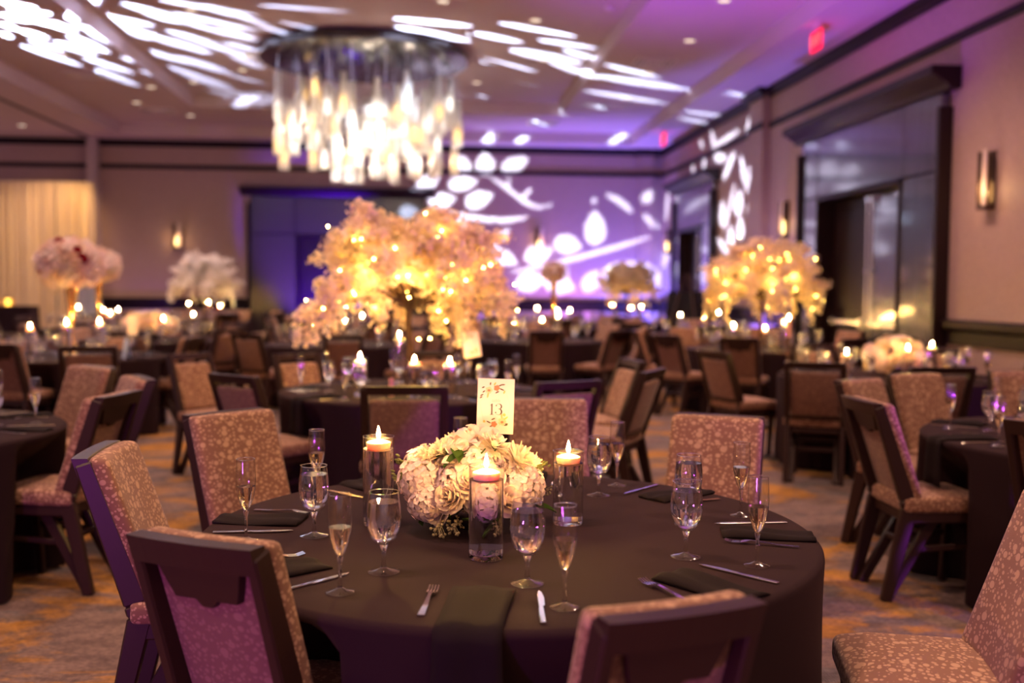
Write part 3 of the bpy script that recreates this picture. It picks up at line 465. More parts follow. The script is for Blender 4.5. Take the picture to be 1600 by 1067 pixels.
[(0.288,0.015),(0.285,0.008),(0.285,0.004),(0.287,-0.001),(0.290,-0.004),(0.295,-0.007),(0.299,-0.005),(0.301,0.001),(0.301,0.005),(0.300,0.010),(0.297,0.013),(0.291,0.016)],
[(0.161,-0.021),(0.161,-0.026),(0.164,-0.031),(0.168,-0.034),(0.173,-0.037),(0.192,-0.037),(0.192,-0.036),(0.186,-0.032),(0.183,-0.028),(0.179,-0.024),(0.174,-0.021),(0.165,-0.019)],
[(0.126,-0.033),(0.123,-0.038),(0.124,-0.042),(0.126,-0.046),(0.129,-0.049),(0.147,-0.050),(0.147,-0.048),(0.141,-0.044),(0.141,-0.040),(0.139,-0.036),(0.136,-0.033),(0.130,-0.031)],
[(-0.122,-0.003),(-0.121,-0.013),(-0.117,-0.021),(-0.113,-0.029),(-0.108,-0.036),(-0.101,-0.042),(-0.098,-0.041),(-0.099,-0.032),(-0.102,-0.024),(-0.106,-0.016),(-0.111,-0.009),(-0.119,-0.002)],
[(-0.178,-0.044),(-0.188,-0.050),(-0.192,-0.054),(-0.193,-0.056),(-0.193,-0.058),(-0.187,-0.058),(-0.180,-0.055),(-0.170,-0.049),(-0.166,-0.045),(-0.164,-0.042),(-0.165,-0.041),(-0.171,-0.041)],
[(-0.054,-0.061),(-0.064,-0.066),(-0.068,-0.069),(-0.070,-0.072),(-0.070,-0.073),(-0.066,-0.073),(-0.060,-0.071),(-0.051,-0.066),(-0.046,-0.063),(-0.044,-0.060),(-0.044,-0.058),(-0.048,-0.058)],
[(-0.221,-0.033),(-0.232,-0.040),(-0.236,-0.045),(-0.238,-0.048),(-0.237,-0.051),(-0.230,-0.051),(-0.223,-0.047),(-0.212,-0.040),(-0.208,-0.036),(-0.206,-0.032),(-0.206,-0.030),(-0.213,-0.030)],
[(-0.233,-0.010),(-0.234,-0.017),(-0.232,-0.022),(-0.229,-0.026),(-0.225,-0.030),(-0.219,-0.032),(-0.215,-0.031),(-0.214,-0.025),(-0.216,-0.020),(-0.219,-0.015),(-0.222,-0.011),(-0.229,-0.009)],
[(-0.044,0.242),(-0.046,0.229),(-0.043,0.219),(-0.038,0.211),(-0.031,0.203),(-0.019,0.199),(-0.013,0.202),(-0.011,0.214),(-0.013,0.224),(-0.018,0.232),(-0.025,0.240),(-0.037,0.245)],
[(-0.054,0.136),(-0.053,0.125),(-0.048,0.117),(-0.041,0.110),(-0.034,0.104),(-0.022,0.099),(-0.018,0.102),(-0.018,0.112),(-0.023,0.119),(-0.029,0.127),(-0.037,0.133),(-0.049,0.138)],
[(0.028,0.133),(0.025,0.125),(0.025,0.118),(0.028,0.113),(0.031,0.108),(0.039,0.105),(0.044,0.107),(0.047,0.115),(0.046,0.122),(0.044,0.128),(0.041,0.133),(0.033,0.136)],
[(-0.043,0.005),(-0.050,-0.001),(-0.054,-0.006),(-0.056,-0.010),(-0.057,-0.013),(-0.054,-0.015),(-0.050,-0.013),(-0.043,-0.007),(-0.039,-0.003),(-0.037,0.002),(-0.036,0.005),(-0.038,0.007)]]
# ------------------------------------------------------------------ the room
struct('floor', MB().add([(XL, YF, 0), (XR+.3, YF, 0), (XR+.3, YB+.3, 0), (XL, YB+.3, 0)], [(0, 1, 2, 3)]).mesh('floor', M['carpet']))
def wall_boxes(mb, a0, a1, ops, fn):
    # pieces of a wall around openings (lo, hi, top)
    cur = a0
    for lo, hi, top in sorted(ops):
        fn(mb, cur, lo, 0, ZC+.6); fn(mb, lo, hi, top, ZC+.6); cur = hi
    fn(mb, cur, a1, 0, ZC+.6); return mb
D1 = (11.35, 13.9, 2.77); D2 = (19.95, 21.75, 2.75); DB = (-3.02, -1.06, 2.65)
struct('wall_right', wall_boxes(MB(), YF, YB+.3, [D1, D2], lambda m_, a, b_, z0, z1: m_.box(XR, XR+.3, a, b_, z0, z1)).mesh('wall_right', M['wall']))
struct('wall_back', wall_boxes(MB(), XL, XR, [DB], lambda m_, a, b_, z0, z1: m_.box(a, b_, YB, YB+.3, z0, z1)).mesh('wall_back', M['wall']))
cm = MB()
def ring(x0, x1, y1, X0, X1, Y1, z):   # three strips around a tray open towards the back of the room
    cm.add([(X0, YF, z), (x0, YF, z), (x0, Y1, z), (X0, Y1, z)], [(0, 1, 2, 3)])
    cm.add([(x1, YF, z), (X1, YF, z), (X1, Y1, z), (x1, Y1, z)], [(0, 1, 2, 3)])
    cm.add([(x0, y1, z), (x1, y1, z), (x1, Y1, z), (x0, Y1, z)], [(0, 1, 2, 3)])
def riser(x0, x1, y1, z0, z1, s=.05):
    cm.add([(x0, YF, z0), (x0, y1, z0), (x0+s, y1-s, z1), (x0+s, YF, z1)], [(0, 1, 2, 3)])
    cm.add([(x1, YF, z0), (x1, y1, z0), (x1-s, y1-s, z1), (x1-s, YF, z1)], [(0, 1, 2, 3)])
    cm.add([(x0, y1, z0), (x1, y1, z0), (x1-s, y1-s, z1), (x0+s, y1-s, z1)], [(0, 1, 2, 3)])
ring(-6.75, 4.65, 22.9, XL, XR+.1, YB+.1, ZC); riser(-6.75, 4.65, 22.9, ZC, 4.98)
ring(-4.62, 2.7, 20.5, -6.70, 4.60, 22.85, 4.98); riser(-4.62, 2.7, 20.5, 4.98, 5.2)
cm.add([(-4.57, YF, 5.2), (2.65, YF, 5.2), (2.65, 20.45, 5.2), (-4.57, 20.45, 5.2)], [(0, 1, 2, 3)])
struct('ceiling', cm.mesh('ceiling', M['ceil']))
TW = M['trimwood']; tn = [0]
def trim(mb, mat=TW, bevel=.008):
    tn[0] += 1; return struct('trim_%d' % tn[0], mb.mesh('trim', mat, bevel=bevel, seg=1))
# crown, second band and dado rail along the right wall, broken by the pilaster and the doorways
PIL = (16.2, 16.9)
CROWN = [(0, 4.60), (.05, 4.60), (.06, 4.66), (.12, 4.70), (.12, 4.748), (0, 4.748)]
def along_y(prof, y0, y1, base): return [(base-d, z) for d, z in prof], y0, y1
def run_right(prof, segs, off=0):
    mb = MB()
    for y0, y1, ex in segs: mb.slab([(XR-ex-d, z) for d, z in prof], y0, y1, 'y')
    return mb
SEG = [(YF, PIL[0], 0), (PIL[0]-.12, PIL[1]+.12, .14), (PIL[1], YB, 0)]
trim(run_right(CROWN, SEG))
BAND = [(0, 4.10), (.035, 4.10), (.045, 4.15), (.035, 4.20), (0, 4.20)]
trim(run_right(BAND, [(YF, PIL[0], 0), (PIL[0]-.03, PIL[1]+.03, .14), (PIL[1], YB, 0)]))
RAIL = [(0, .90), (.03, .90), (.03, 1.05), (.09, 1.08), (.09, 1.15), (.07, 1.17), (0, 1.17)]
trim(run_right(RAIL, [(YF, 10.40, 0), (14.55, PIL[0], 0), (PIL[0]-.03, PIL[1]+.03, .14), (PIL[1], 19.15, 0), (22.25, YB, 0)]))
BASE = [(0, 0), (.03, 0), (.03, .14), (.02, .16), (0, .16)]
mb = run_right(BASE, [(YF, 10.40, 0), (14.55, PIL[0], 0), (PIL[0]-.02, PIL[1]+.02, .14), (PIL[1], 19.15, 0), (22.25, YB, 0)])
struct('baseboard_right', mb.mesh('baseboard', TW))
struct('trim_pilaster_right', MB().box(XR-.14, XR, PIL[0], PIL[1], 0, ZC).mesh('pilaster', M['wall']))
# back wall bands
def run_back(prof, segs):
    mb = MB()
    for x0, x1, ex in segs: mb.slab([(YB-ex-d, z) for d, z in prof], x0, x1, 'x')
    return mb
PB = (5.0, 5.35)
trim(run_back(CROWN, [(XL, PB[0], 0), (PB[0]-.1, PB[1]+.1, .1), (PB[1], XR, 0)]))
trim(run_back(BAND, [(XL, PB[0], 0), (PB[0]-.03, PB[1]+.03, .1), (PB[1], XR, 0)]))
trim(run_back(RAIL, [(XL, -4.1, 0), (.02, PB[0], 0), (PB[0]-.03, PB[1]+.03, .1), (PB[1], XR, 0)]))
struct('baseboard_back', run_back(BASE, [(XL, -4.1, 0), (.02, XR, 0)]).mesh('baseboard', TW))
struct('trim_pilaster_back', MB().box(PB[0], PB[1], YB-.1, YB, 0, ZC).mesh('pilaster', M['wall']))
# the movable partition's jamb and its ceiling track
struct('trim_partition_jamb', MB().box(-7.62, -7.40, YB-.28, YB, 0, ZC).mesh('jamb', pm('jamb_grey', (.42, .33, .33), .5), bevel=.01))
struct('trim_partition_track', MB().box(-7.62, -7.52, YF, YB, ZC-.012, ZC+.01).mesh('track', M['vent']))

# doorways: a panelled surround with cornice and two leaves each
def doorway(name, width0, width1, dooro, top, cor, place, face='panel'):
    """built along local x (width), local y out of the wall (towards the room, positive), z up"""
    root = bpy.data.objects.new(name, None); C.objects.link(root); root['kind'] = 'structure'
    root.matrix_world = place
    o0, o1, oz = dooro; P = .10
    def pan(x0, x1, z0, z1, y=P):
        ob('panel', MB().box(x0+.006, x1-.006, 0, y, z0+.006, z1-.006).mesh('panel', M[face], bevel=.012, seg=1), root)
    pan(width0, o0, 0, oz); pan(o1, width1, 0, oz)
    pan(width0, o0, oz, top); pan(o0, o1, oz, top); pan(o1, width1, oz, top)
    ob('backing', MB().box(width0+.01, o0-.002, 0, P-.02, .0, top-.01).box(o1+.002, width1-.01, 0, P-.02, 0, top-.01).box(o0-.01, o1+.01, 0, P-.02, oz+.004, top-.01).mesh('backing', M['trimwood']), root)
    for x0, x1 in ((width0-.07, width0), (width1, width1+.07)):
        ob('edge_trim', MB().box(x0, x1, 0, P+.06, 0, top-.16).mesh('edge_trim', M['doorwood'], bevel=.01, seg=1), root)
    prof = [(0, top), (P+.03, top), (P+.06, top+.05), (P+.20, top+.14), (P+.24, top+.14), (P+.24, cor), (0, cor)]
    ob('cornice', MB().slab(prof, width0-.22, width1+.22, 'x').mesh('cornice', M['doorwood'], bevel=.008, seg=1), root)
    # jamb lining and leaves set back in the wall
    ob('jamb', MB().box(o0, o0+.06, -.28, P+.02, 0, oz).box(o1-.06, o1, -.28, P+.02, 0, oz).box(o0, o1, -.28, P+.02, oz-.06, oz).mesh('jamb', M['doorwood'], bevel=.01, seg=1), root)
    mid = (o0+o1)/2
    for i, (x0, x1) in enumerate(((o0+.065, mid-.004), (mid+.004, o1-.065))):
        leaf_ = MB().box(x0, x1, -.20, -.14, .01, oz-.065)
        for a0, a1, z0, z1 in ((x0+.16, x1-.16, .25, 1.0), (x0+.16, x1-.16, 1.25, oz-.25)): leaf_.box(a0, a1, -.14, -.125, z0, z1)
        lf = ob('door_leaf', leaf_.mesh('door_leaf', M[face if i == 1 else 'doorwood'], bevel=.008, seg=1), root)  # leaves differ only to imitate the blue reflection on one of them
        ob('panic_bar', MB().box(x0+.10, x1-.06, -.07, -.03, 1.00, 1.07).box(x0+.1, x0+.16, -.13, -.03, .99, 1.08).box(x1-.14, x1-.06, -.13, -.03, .97, 1.1).mesh('panic_bar', M['chrome'], bevel=.006, seg=1), lf)
        xr = mid-.07 if i == 0 else mid+.07
        ob('vertical_rod', MB().tube([(xr, -.10, .12), (xr, -.10, oz-.1)], .014, 8).box(xr-.03, xr+.03, -.14, -.08, oz-.16, oz-.07).box(xr-.022, xr+.022, -.14, -.08, 1.7, 1.74).mesh('vertical_rod', M['chrome']), lf)
        if i == 1: ob('door_closer', MB().box(x1-.45, x1-.12, -.13, -.06, oz-.16, oz-.10).mesh('door_closer', M['chrome'], bevel=.008, seg=1), lf)
    ob('corridor', MB().box(o0, o1, -.30, -.26, 0, oz).mesh('corridor', M['doorwood']), root)
    return root
# local x -> world -Y on the right wall (so that x runs from far to near), local y -> world -X
def right_place(y): return Matrix(((0, -1, 0, XR), (-1, 0, 0, y), (0, 0, 1, 0), (0, 0, 0, 1)))
def back_place(x): return Matrix(((1, 0, 0, x), (0, -1, 0, YB), (0, 0, 1, 0), (0, 0, 0, 1)))
doorway('door_1', 0.0, 4.02, (.60, 3.15, 2.77), 3.60, 3.84, right_place(14.5))
doorway('door_2', 0.0, 2.95, (.40, 2.20, 2.75), 3.55, 3.78, right_place(22.15))
doorway('door_3', 0.0, 4.00, (1.02, 2.98, 2.65), 3.52, 3.72, back_place(-4.04), 'panel_dark')

# wall sconces
def sconce(loc, rot, label, s=1.0):
    t = thing('wall_sconce', label, 'wall lamp', loc, rot)
    ob('back_plate', cached('sc_bp', lambda: MB().box(-.075, .075, 0, .02, -.29, .29).mesh('back_plate', M['bronze'], bevel=.005, seg=1)), t)
    ob('frame', cached('sc_fr', lambda: MB().box(.055, .085, .02, .11, -.29, .29).box(-.085, .055, .02, .11, -.29, -.25).mesh('frame', M['bronze'], bevel=.004, seg=1)), t)
    ob('shade_plate', cached('sc_sh', lambda: MB().box(-.085, .0, .095, .11, -.25, .30).mesh('shade_plate', M['sconce_glass'], bevel=.004, seg=1)), t)
    ob('lamp', cached('sc_l', lambda: MB().lathe([(.0, -.12), (.014, -.10), (.02, -.02), (.012, .07), (.0, .11)], 10, (.02, .055, -.10)).mesh('lamp', M['sconce_glow'], True)), t)
    w = t.matrix_basis @ Vector((-.02, .16, -.02)) if False else Vector(loc)+Matrix.Rotation(rot, 3, 'Z') @ Vector((.02, .22, -.08))
    lamp('sconce_light', 'POINT', w, 1.5, (1, .6, .25), shadow_soft_size=.05)
sconce((XR, 9.64, 2.57), PI/2, 'bronze wall sconce on the right wall between the near doorway and the photo edge')
sconce((XR, 15.35, 2.55), PI/2, 'bronze wall sconce between the near right doorway and the pilaster')
sconce((XR, 23.0, 2.55), PI/2, 'bronze wall sconce squeezed between far right doorway and the corner')
sconce((-5.69, YB, 2.57), PI, 'bronze wall sconce on the back wall above the white blossom tree')
sconce((2.65, YB, 2.58), PI, 'bronze wall sconce on the back wall among the projected leaves')

# drape hung from a pipe in front of the back wall, left of the partition jamb
dr = thing('pipe_and_drape', 'cream pleated drape hanging from a pipe beside the partition post', 'curtain', (-8.95, 23.35, 0))
ob('top_pipe', MB().tube([(-1.7, 0, 3.72), (1.5, 0, 3.72)], .025, 8).mesh('top_pipe', M['white']), dr)
for k in range(4):
    rr = random.Random(k); x0 = -1.7+k*.8; vs = []; fs = []; n = 72
    ph = [rr.uniform(0, 6) for _ in range(4)]
    for j in range(2*2):
        z = (3.74, 3.69, 3.2, .02)[j]; am = (.02, .035, .075, .09)[j]
        for i in range(n+1):
            u = i/n; y = -.03+am*(math.sin(u*2*PI*6+ph[0])+.6*math.sin(u*2*PI*10+ph[1])+.3*math.sin(u*2*PI*17+ph[2])); vs.append((x0+u*.8, y, z))
    for j in range(3):
        for i in range(n): a = j*(n+1)+i; fs.append((a, a+1, a+n+2, a+n+1))
    ob('drape_panel', MB().add(vs, fs).mesh('drape_panel', M['drape'], True), dr)
ob('upright', MB().tube([(1.45, .05, 0), (1.45, .05, 3.75)], .025, 8).mesh('upright', M['white']), dr)

# ceiling fittings
dl_me = dict(ring=MB().lathe([(.075, 0), (.105, -.004), (.11, .0), (.075, .012)], 20, cap=False).mesh('ring', M['white'], True), lens=MB().lathe([(.0, -.001), (.076, -.001)], 20, cap=False).mesh('lens', M['down']))
ORD = ['first', 'second', 'third', 'fourth', 'fifth', 'sixth', 'seventh', 'eighth', 'ninth', 'tenth', 'eleventh', 'twelfth', 'thirteenth']
ALL_DOWN = DOWN+[(-4.9, 18.6), (-4.9, 21.6), (-1.5, 21.7), (2.2, 21.7), (3.6, 16.4), (3.6, 12.2), (0.2, 13.4), (-2.4, 13.2), (1.9, 16.6), (-2.9, 16.9)]  # the added lamps get fittings here too
def zone(x): return 'beyond the partition track' if x < -7.5 else 'left of the tray' if x < -4.6 else 'in the left half of the tray' if x < -.9 else 'in the right half of the tray' if x < 2.7 else 'right of the tray'
for zn in sorted(set(zone(x) for x, y in ALL_DOWN)):
    for i, (x, y) in enumerate(sorted([p for p in ALL_DOWN if zone(p[0]) == zn], key=lambda p: -p[1])):
        o = thing('ceiling_light', 'recessed ceiling light %s, %s from the back wall' % (zn, ORD[i]), 'ceiling light', (x, y, ceil_z(x, y)-.002), group='recessed ceiling lights')
        ob('ring', dl_me['ring'], o); ob('lens', dl_me['lens'], o)
vf = MB()
for k in range(4):
    a = .28-.07*k; vf.box(-a-.03, a+.03, -a-.03, -a, -.02-.004*k, 0).box(-a-.03, a+.03, a, a+.03, -.02-.004*k, 0).box(-a-.03, -a, -a, a, -.02-.004*k, 0).box(a, a+.03, -a, a, -.02-.004*k, 0)
vf_me = vf.mesh('louvres', M['white']); vb_me = MB().box(-.3, .3, -.3, .3, -.006, 0).mesh('backing', M['vent'])
for x, y, lb in ((2.2, 12.0, 'square ceiling air vent at the top edge of the photo'), (3.5, 15.6, 'square ceiling air vent between the two tray steps on the right'), (3.6, 19.3, 'small ceiling air vent near the far right corner'),
                 (-5.7, 17.6, 'dark ceiling air vent left of the tray edge'), (-5.4, 21.0, 'dark ceiling air vent near the back wall on the left'), (.2, 12.9, 'ceiling air vent above and beyond the chandelier plate'), (2.5, 21.6, 'ceiling air vent just before the back wall')):
    o = thing('ceiling_vent', lb, 'vent', (x, y, ceil_z(x, y)-.001)); ob('louvres', vf_me, o); ob('backing', vb_me, o)
# smoke / speaker discs
for x, y in ((.6, 14.9), (1.6, 12.9), (2.4, 13.4)):
    o = thing('smoke_detector', 'small round white ceiling detector, %s' % {12.9: 'nearest the top edge', 13.4: 'farthest right of the three', 14.9: 'closest to the chandelier plate'}[y], 'detector', (x, y, ceil_z(x, y)-.001), group='round ceiling detectors', me=cached('smk', lambda: MB().lathe([(.0, -.05), (.05, -.048), (.065, -.02), (.07, 0)], 20).mesh('detector', M['white'], True)))
# exit signs
def text_mesh(body, size, mat, extrude, shear=0.0):
    cu = bpy.data.curves.new('letters', 'FONT'); cu.body = body; cu.size = size; cu.align_x = 'CENTER'; cu.align_y = 'CENTER'; cu.extrude = extrude; cu.shear = shear
    o = bpy.data.objects.new('letters', cu); C.objects.link(o); dg = bpy.context.evaluated_depsgraph_get()
    me = bpy.data.meshes.new_from_object(o.evaluated_get(dg)); bpy.data.objects.remove(o); bpy.data.curves.remove(cu)
    me.materials.clear(); me.materials.append(mat); return me
def exit_sign(loc, rz, label, zt):
    t = thing('exit_sign', label, 'sign', loc, rz)
    ob('sign_face', MB().box(-.17, .17, -.012, .012, -.12, .12).mesh('sign_face', M['exit'], bevel=.004, seg=1), t)
    ob('canopy', MB().box(-.08, .08, -.03, .03, zt-loc[2]-.03, zt-loc[2]).tube([(0, 0, .11), (0, 0, zt-loc[2]-.01)], .012).mesh('canopy', M['white']), t)
    for s in (1, -1):
        cu = cached('EXIT', lambda: text_mesh('EXIT', .17, M['exit_letters'], .002))
        ob('letters', cu, t, (0, -.014*s, 0), (PI/2, 0, 0 if s > 0 else PI))
exit_sign((4.80, 12.28, 4.55), R(90), 'red exit sign hanging from the ceiling before the near right doorway', ZC)
exit_sign((4.95, 21.0, 4.60), R(90), 'small far red exit sign near the back right corner', ZC)

# ------------------------------------------------------------------ pattern projectors
def in_poly(px, py, poly):
    ins = np.zeros(px.shape, bool); n = len(poly)
    for i in range(n):
        x0, y0 = poly[i]; x1, y1 = poly[(i+1) % n]
        c = (y0 > py) != (y1 > py)
        if y0 != y1: ins ^= c & (px < (x1-x0)*(py-y0)/(y1-y0)+x0)
    return ins
def gobo(loc, az, el, polys, ext, n, dist, label):
    f = aim(az, el); r = Vector((math.sin(R(az)), -math.cos(R(az)), 0)); u = r.cross(f)
    g = (np.arange(n)+.5)/n*2*ext-ext; gx, gy = np.meshgrid(g, g)
    hole = np.zeros((n, n), bool)
    for p in polys:
        a = np.array(p); x0, y0 = a.min(0); x1, y1 = a.max(0)
        i0, i1 = max(0, int((y0+ext)/(2*ext)*n)-1), min(n, int((y1+ext)/(2*ext)*n)+2); j0, j1 = max(0, int((x0+ext)/(2*ext)*n)-1), min(n, int((x1+ext)/(2*ext)*n)+2)
        if i1 > i0 and j1 > j0: hole[i0:i1, j0:j1] |= in_poly(gx[i0:i1, j0:j1], gy[i0:i1, j0:j1], p)
    vs = []; fs = []; h = ext/n
    for i in range(n):
        row = hole[i]; j = 0
        while j < n:
            if row[j]: j += 1; continue
            k = j
            while k < n and not row[k]: k += 1
            o = len(vs); xa, xb, ya, yb = -ext+2*h*j, -ext+2*h*k, -ext+2*h*i, -ext+2*h*(i+1)
            vs += [(xa*dist, ya*dist, 0), (xb*dist, ya*dist, 0), (xb*dist, yb*dist, 0), (xa*dist, yb*dist, 0)]; fs.append((o, o+1, o+2, o+3)); j = k
    t = thing('pattern_projector', label, 'projector', loc)
    me = MB().add(vs, fs).mesh('pattern_plate', M['vent'])
    mxl = Matrix(((r.x, u.x, -f.x, f.x*dist), (r.y, u.y, -f.y, f.y*dist), (r.z, u.z, -f.z, f.z*dist), (0, 0, 0, 1)))
    o = ob('pattern_plate', me, t); o.matrix_basis = mxl
    e = ext*dist
    hs = MB().box(-e, e, -e, -e+.01, 0, dist).box(-e, e, e-.01, e, 0, dist).box(-e, -e+.01, -e, e, 0, dist).box(e-.01, e, -e, e, 0, dist).box(-e, e, -e, e, dist+.03, dist+.04)
    ho = ob('housing', hs.mesh('housing', M['vent']), t); ho.matrix_basis = mxl
    ob('stand', MB().tube([(-f.x*.08, -f.y*.08, -loc[2]), (-f.x*.08, -f.y*.08, -.16)], .025).mesh('stand', M['vent']), t)
gobo(GOBO_L, 48, 48, GOBO_LEFT, 1.32, 420, .10, 'black projector on a tall stand throwing streaks onto the left ceiling')
gobo(GOBO_R, 51, 17, GOBO_RIGHT, .47, 380, .30, 'black projector on a stand throwing leaf shapes onto the back wall')
# ------------------------------------------------------------------ chairs
STILE = [(-.335, .93), (-.185, .49), (-.175, .44), (-.275, 0)]
def stile_y(z): return -.175-.16*(z-.47)/.46 if z > .47 else -.175
def pad_mesh(name, w, d, z0, z1, off, mats, bow=.0, r=.022):
    # upholstered pad lying along the sloping back; local frame baked in
    nx, nz, ny = 8, 8, 2
    bm = bmesh.new(); bmesh.ops.create_cube(bm, size=1)
    bmesh.ops.scale(bm, vec=(w, d, z1-z0), verts=bm.verts)
    bmesh.ops.bevel(bm, geom=list(bm.edges), offset=r, segments=3, affect='EDGES', profile=.55)
    es = [e for e in bm.edges if abs(e.verts[0].co.x-e.verts[1].co.x) > w*.5]
    bmesh.ops.subdivide_edges(bm, edges=es, cuts=7, use_grid_fill=True)
    for v in bm.verts:
        x, y, z = v.co; zz = z+(z0+z1)/2
        y += off+stile_y(zz)-bow*(1-(2*x/w)**2)
        v.co = (x, y, zz)
    me = bpy.data.meshes.new(name); bm.to_mesh(me); 
    for m_ in mats: me.materials.append(m_)
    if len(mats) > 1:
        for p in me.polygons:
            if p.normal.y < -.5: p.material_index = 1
    bm.free(); me.polygons.foreach_set('use_smooth', [True]*len(me.polygons)); me.update(); return me
def seat_mesh():
    bm = bmesh.new(); bmesh.ops.create_cube(bm, size=1); bmesh.ops.scale(bm, vec=(.45, .44, .075), verts=bm.verts)
    bmesh.ops.bevel(bm, geom=list(bm.edges), offset=.026, segments=3, affect='EDGES', profile=.6)
    for a in (0, 1):
        es = [e for e in bm.edges if abs(e.verts[0].co[a]-e.verts[1].co[a]) > .3]; bmesh.ops.subdivide_edges(bm, edges=es, cuts=5, use_grid_fill=True)
    for v in bm.verts:
        x, y, z = v.co
        k = max(0, 1-(2*x/.45)**2)*max(0, 1-(2*y/.44)**2)
        z += .014*k if z > 0 else 0
        z -= .015*max(0, (y-.15)/.07) if y > .15 else 0
        v.co = (x, y+.015, z+.462)
    me = bpy.data.meshes.new('seat'); bm.to_mesh(me); bm.free(); me.materials.append(M['fabric']); me.polygons.foreach_set('use_smooth', [True]*len(me.polygons)); return me
def chair_meshes():
    d = {}; X = .215; wd = M['wood']
    for s in (-1, 1):
        lo, hi = (X-.038, X) if s > 0 else (-X, -X+.038)
        d['rear_leg', s] = MB().bar(STILE, [.055, .075, .075, .052], lo, hi).mesh('rear_leg', wd, bevel=.006, seg=1)
        lo2, hi2 = (X-.078, X-.040) if s > 0 else (-X+.040, -X+.078)
        d['brace', s] = MB().bar([(-.02, .415), (-.255, .0)], [.052, .045], lo2, hi2).mesh('brace', wd, bevel=.005, seg=1)
        d['front_leg', s] = MB().bar([(.195, .42), (.165, 0)], [.048, .034], lo2, hi2).mesh('front_leg', wd, bevel=.005, seg=1)
        d['stretcher', s] = MB().bar([(-.115, .24), (.185, .255)], [.028, .028], lo2+.008, hi2-.008).mesh('stretcher', wd, bevel=.004, seg=1)
    d['seat_frame'] = MB().box(-X+.04, X-.04, -.19, -.15, .375, .43).box(-X+.04, X-.04, .175, .215, .375, .43).box(-X+.002, -X+.04, -.19, .215, .375, .43).box(X-.04, X-.002, -.19, .215, .375, .43).mesh('seat_frame', wd, bevel=.006, seg=1)
    d['cross_bar'] = MB().box(-X+.045, X-.045, -.14, -.112, .23, .258).box(-X+.045, X-.045, -.08, -.05, .30, .33).mesh('cross_bar', wd, bevel=.004, seg=1)
    d['seat'] = seat_mesh()
    # closed back: pad in front of the frame up to the top
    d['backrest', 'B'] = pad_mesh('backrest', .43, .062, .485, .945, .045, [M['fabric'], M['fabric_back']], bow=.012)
    def rail(z0, z1, d0, d1, bow):
        mb = MB(); n = 8
        for i in range(n):
            xa, xb = (-1+2*i/n)*(X-.006), (-1+2*(i+1)/n)*(X-.006)
            ya, yb = (-bow*(1-(xa/X)**2), -bow*(1-(xb/X)**2))
            v = []
            for x, yo in ((xa, ya), (xb, yb)):
                for z in (z0, z1):
                    for dd in (d0, d1): v.append((x, stile_y(z)+dd+yo, z))
            mb.add(v, [(0, 1, 3, 2), (4, 6, 7, 5), (0, 4, 5, 1), (2, 3, 7, 6), (0, 2, 6, 4), (1, 5, 7, 3)])
        return mb
    d['top_rail', 'B'] = rail(.885, .945, -.03, .018, .012).mesh('top_rail', wd)
    # scalloped handle board under the rail on the back
    hp = []
    for i in range(17):
        x = -.14+.28*i/16; u = abs(x)/.14
        zb = .815 if u > .80 else (.805 if u > .22 else .788)
        zb += .07*max(0, (u-.8)/.2)
        hp.append((x, zb))
    mb = MB()
    for i in range(16):
        (xa, za), (xb, zb) = hp[i], hp[i+1]
        v = [(x, stile_y(z)+dd-.006, z) for x, zl in ((xa, za), (xb, zb)) for z in (zl, .888) for dd in (-.012, .012)]
        mb.add(v, [(0, 1, 3, 2), (4, 6, 7, 5), (0, 4, 5, 1), (2, 3, 7, 6), (0, 2, 6, 4), (1, 5, 7, 3)])
    d['handle_board', 'B'] = mb.mesh('handle_board', wd)
    # open back: pad hung between the stiles with a gap under the rail
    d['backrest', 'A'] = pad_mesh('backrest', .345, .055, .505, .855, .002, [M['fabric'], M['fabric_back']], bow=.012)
    d['top_rail', 'A'] = rail(.885, .932, -.024, .020, .010).mesh('top_rail', wd)
    d['bottom_rail', 'A'] = rail(.485, .515, -.022, .012, .022).mesh('bottom_rail', wd)
    # one-mesh frame for chairs far off
    for k in 'AB':
        mb = MB()
        for key, me in list(d.items()):
            if key in ('seat',) or (isinstance(key, tuple) and (key[0] == 'backrest' or (len(key) > 1 and key[1] in ('A', 'B') and key[1] != k))): continue
            mb.add([v.co[:] for v in me.vertices], [tuple(p.vertices) for p in me.polygons])
        d['frame', k] = mb.mesh('frame', wd)
    return d
CH = chair_meshes(); CHAIRS = []
def chair(x, y, face, label, kind='B', w=1.0, group=None, far=False, lower=0.0):
    """x, y: floor point under the seat; face: heading in degrees that the seat looks towards"""
    CHAIRS.append((x, y, R(face-90), w))
    t = thing('banquet_chair', label, 'chair', (x, y, 0), R(face-90), group)
    if w != 1.0: t.scale = (w, 1, 1)
    ob('seat', CH['seat'], t); ob('backrest', CH['backrest', kind], t)
    if far:
        ob('frame', CH['frame', kind], t); return t
    for s in (-1, 1):
        ob('rear_leg', CH['rear_leg', s], t); ob('front_leg', CH['front_leg', s], t); ob('brace', CH['brace', s], t); ob('stretcher', CH['stretcher', s], t)
    ob('seat_frame', CH['seat_frame'], t); ob('cross_bar', CH['cross_bar'], t); ob('top_rail', CH['top_rail', kind], t)
    ob('handle_board' if kind == 'B' else 'bottom_rail', CH[('handle_board', 'B') if kind == 'B' else ('bottom_rail', 'A')], t)
    return t
def chair_top(tx, ty, face, label, kind='B', w=1.0, **kw):
    a = R(face); chair(tx+.335*math.cos(a), ty+.335*math.sin(a), face, label, kind, w, **kw)

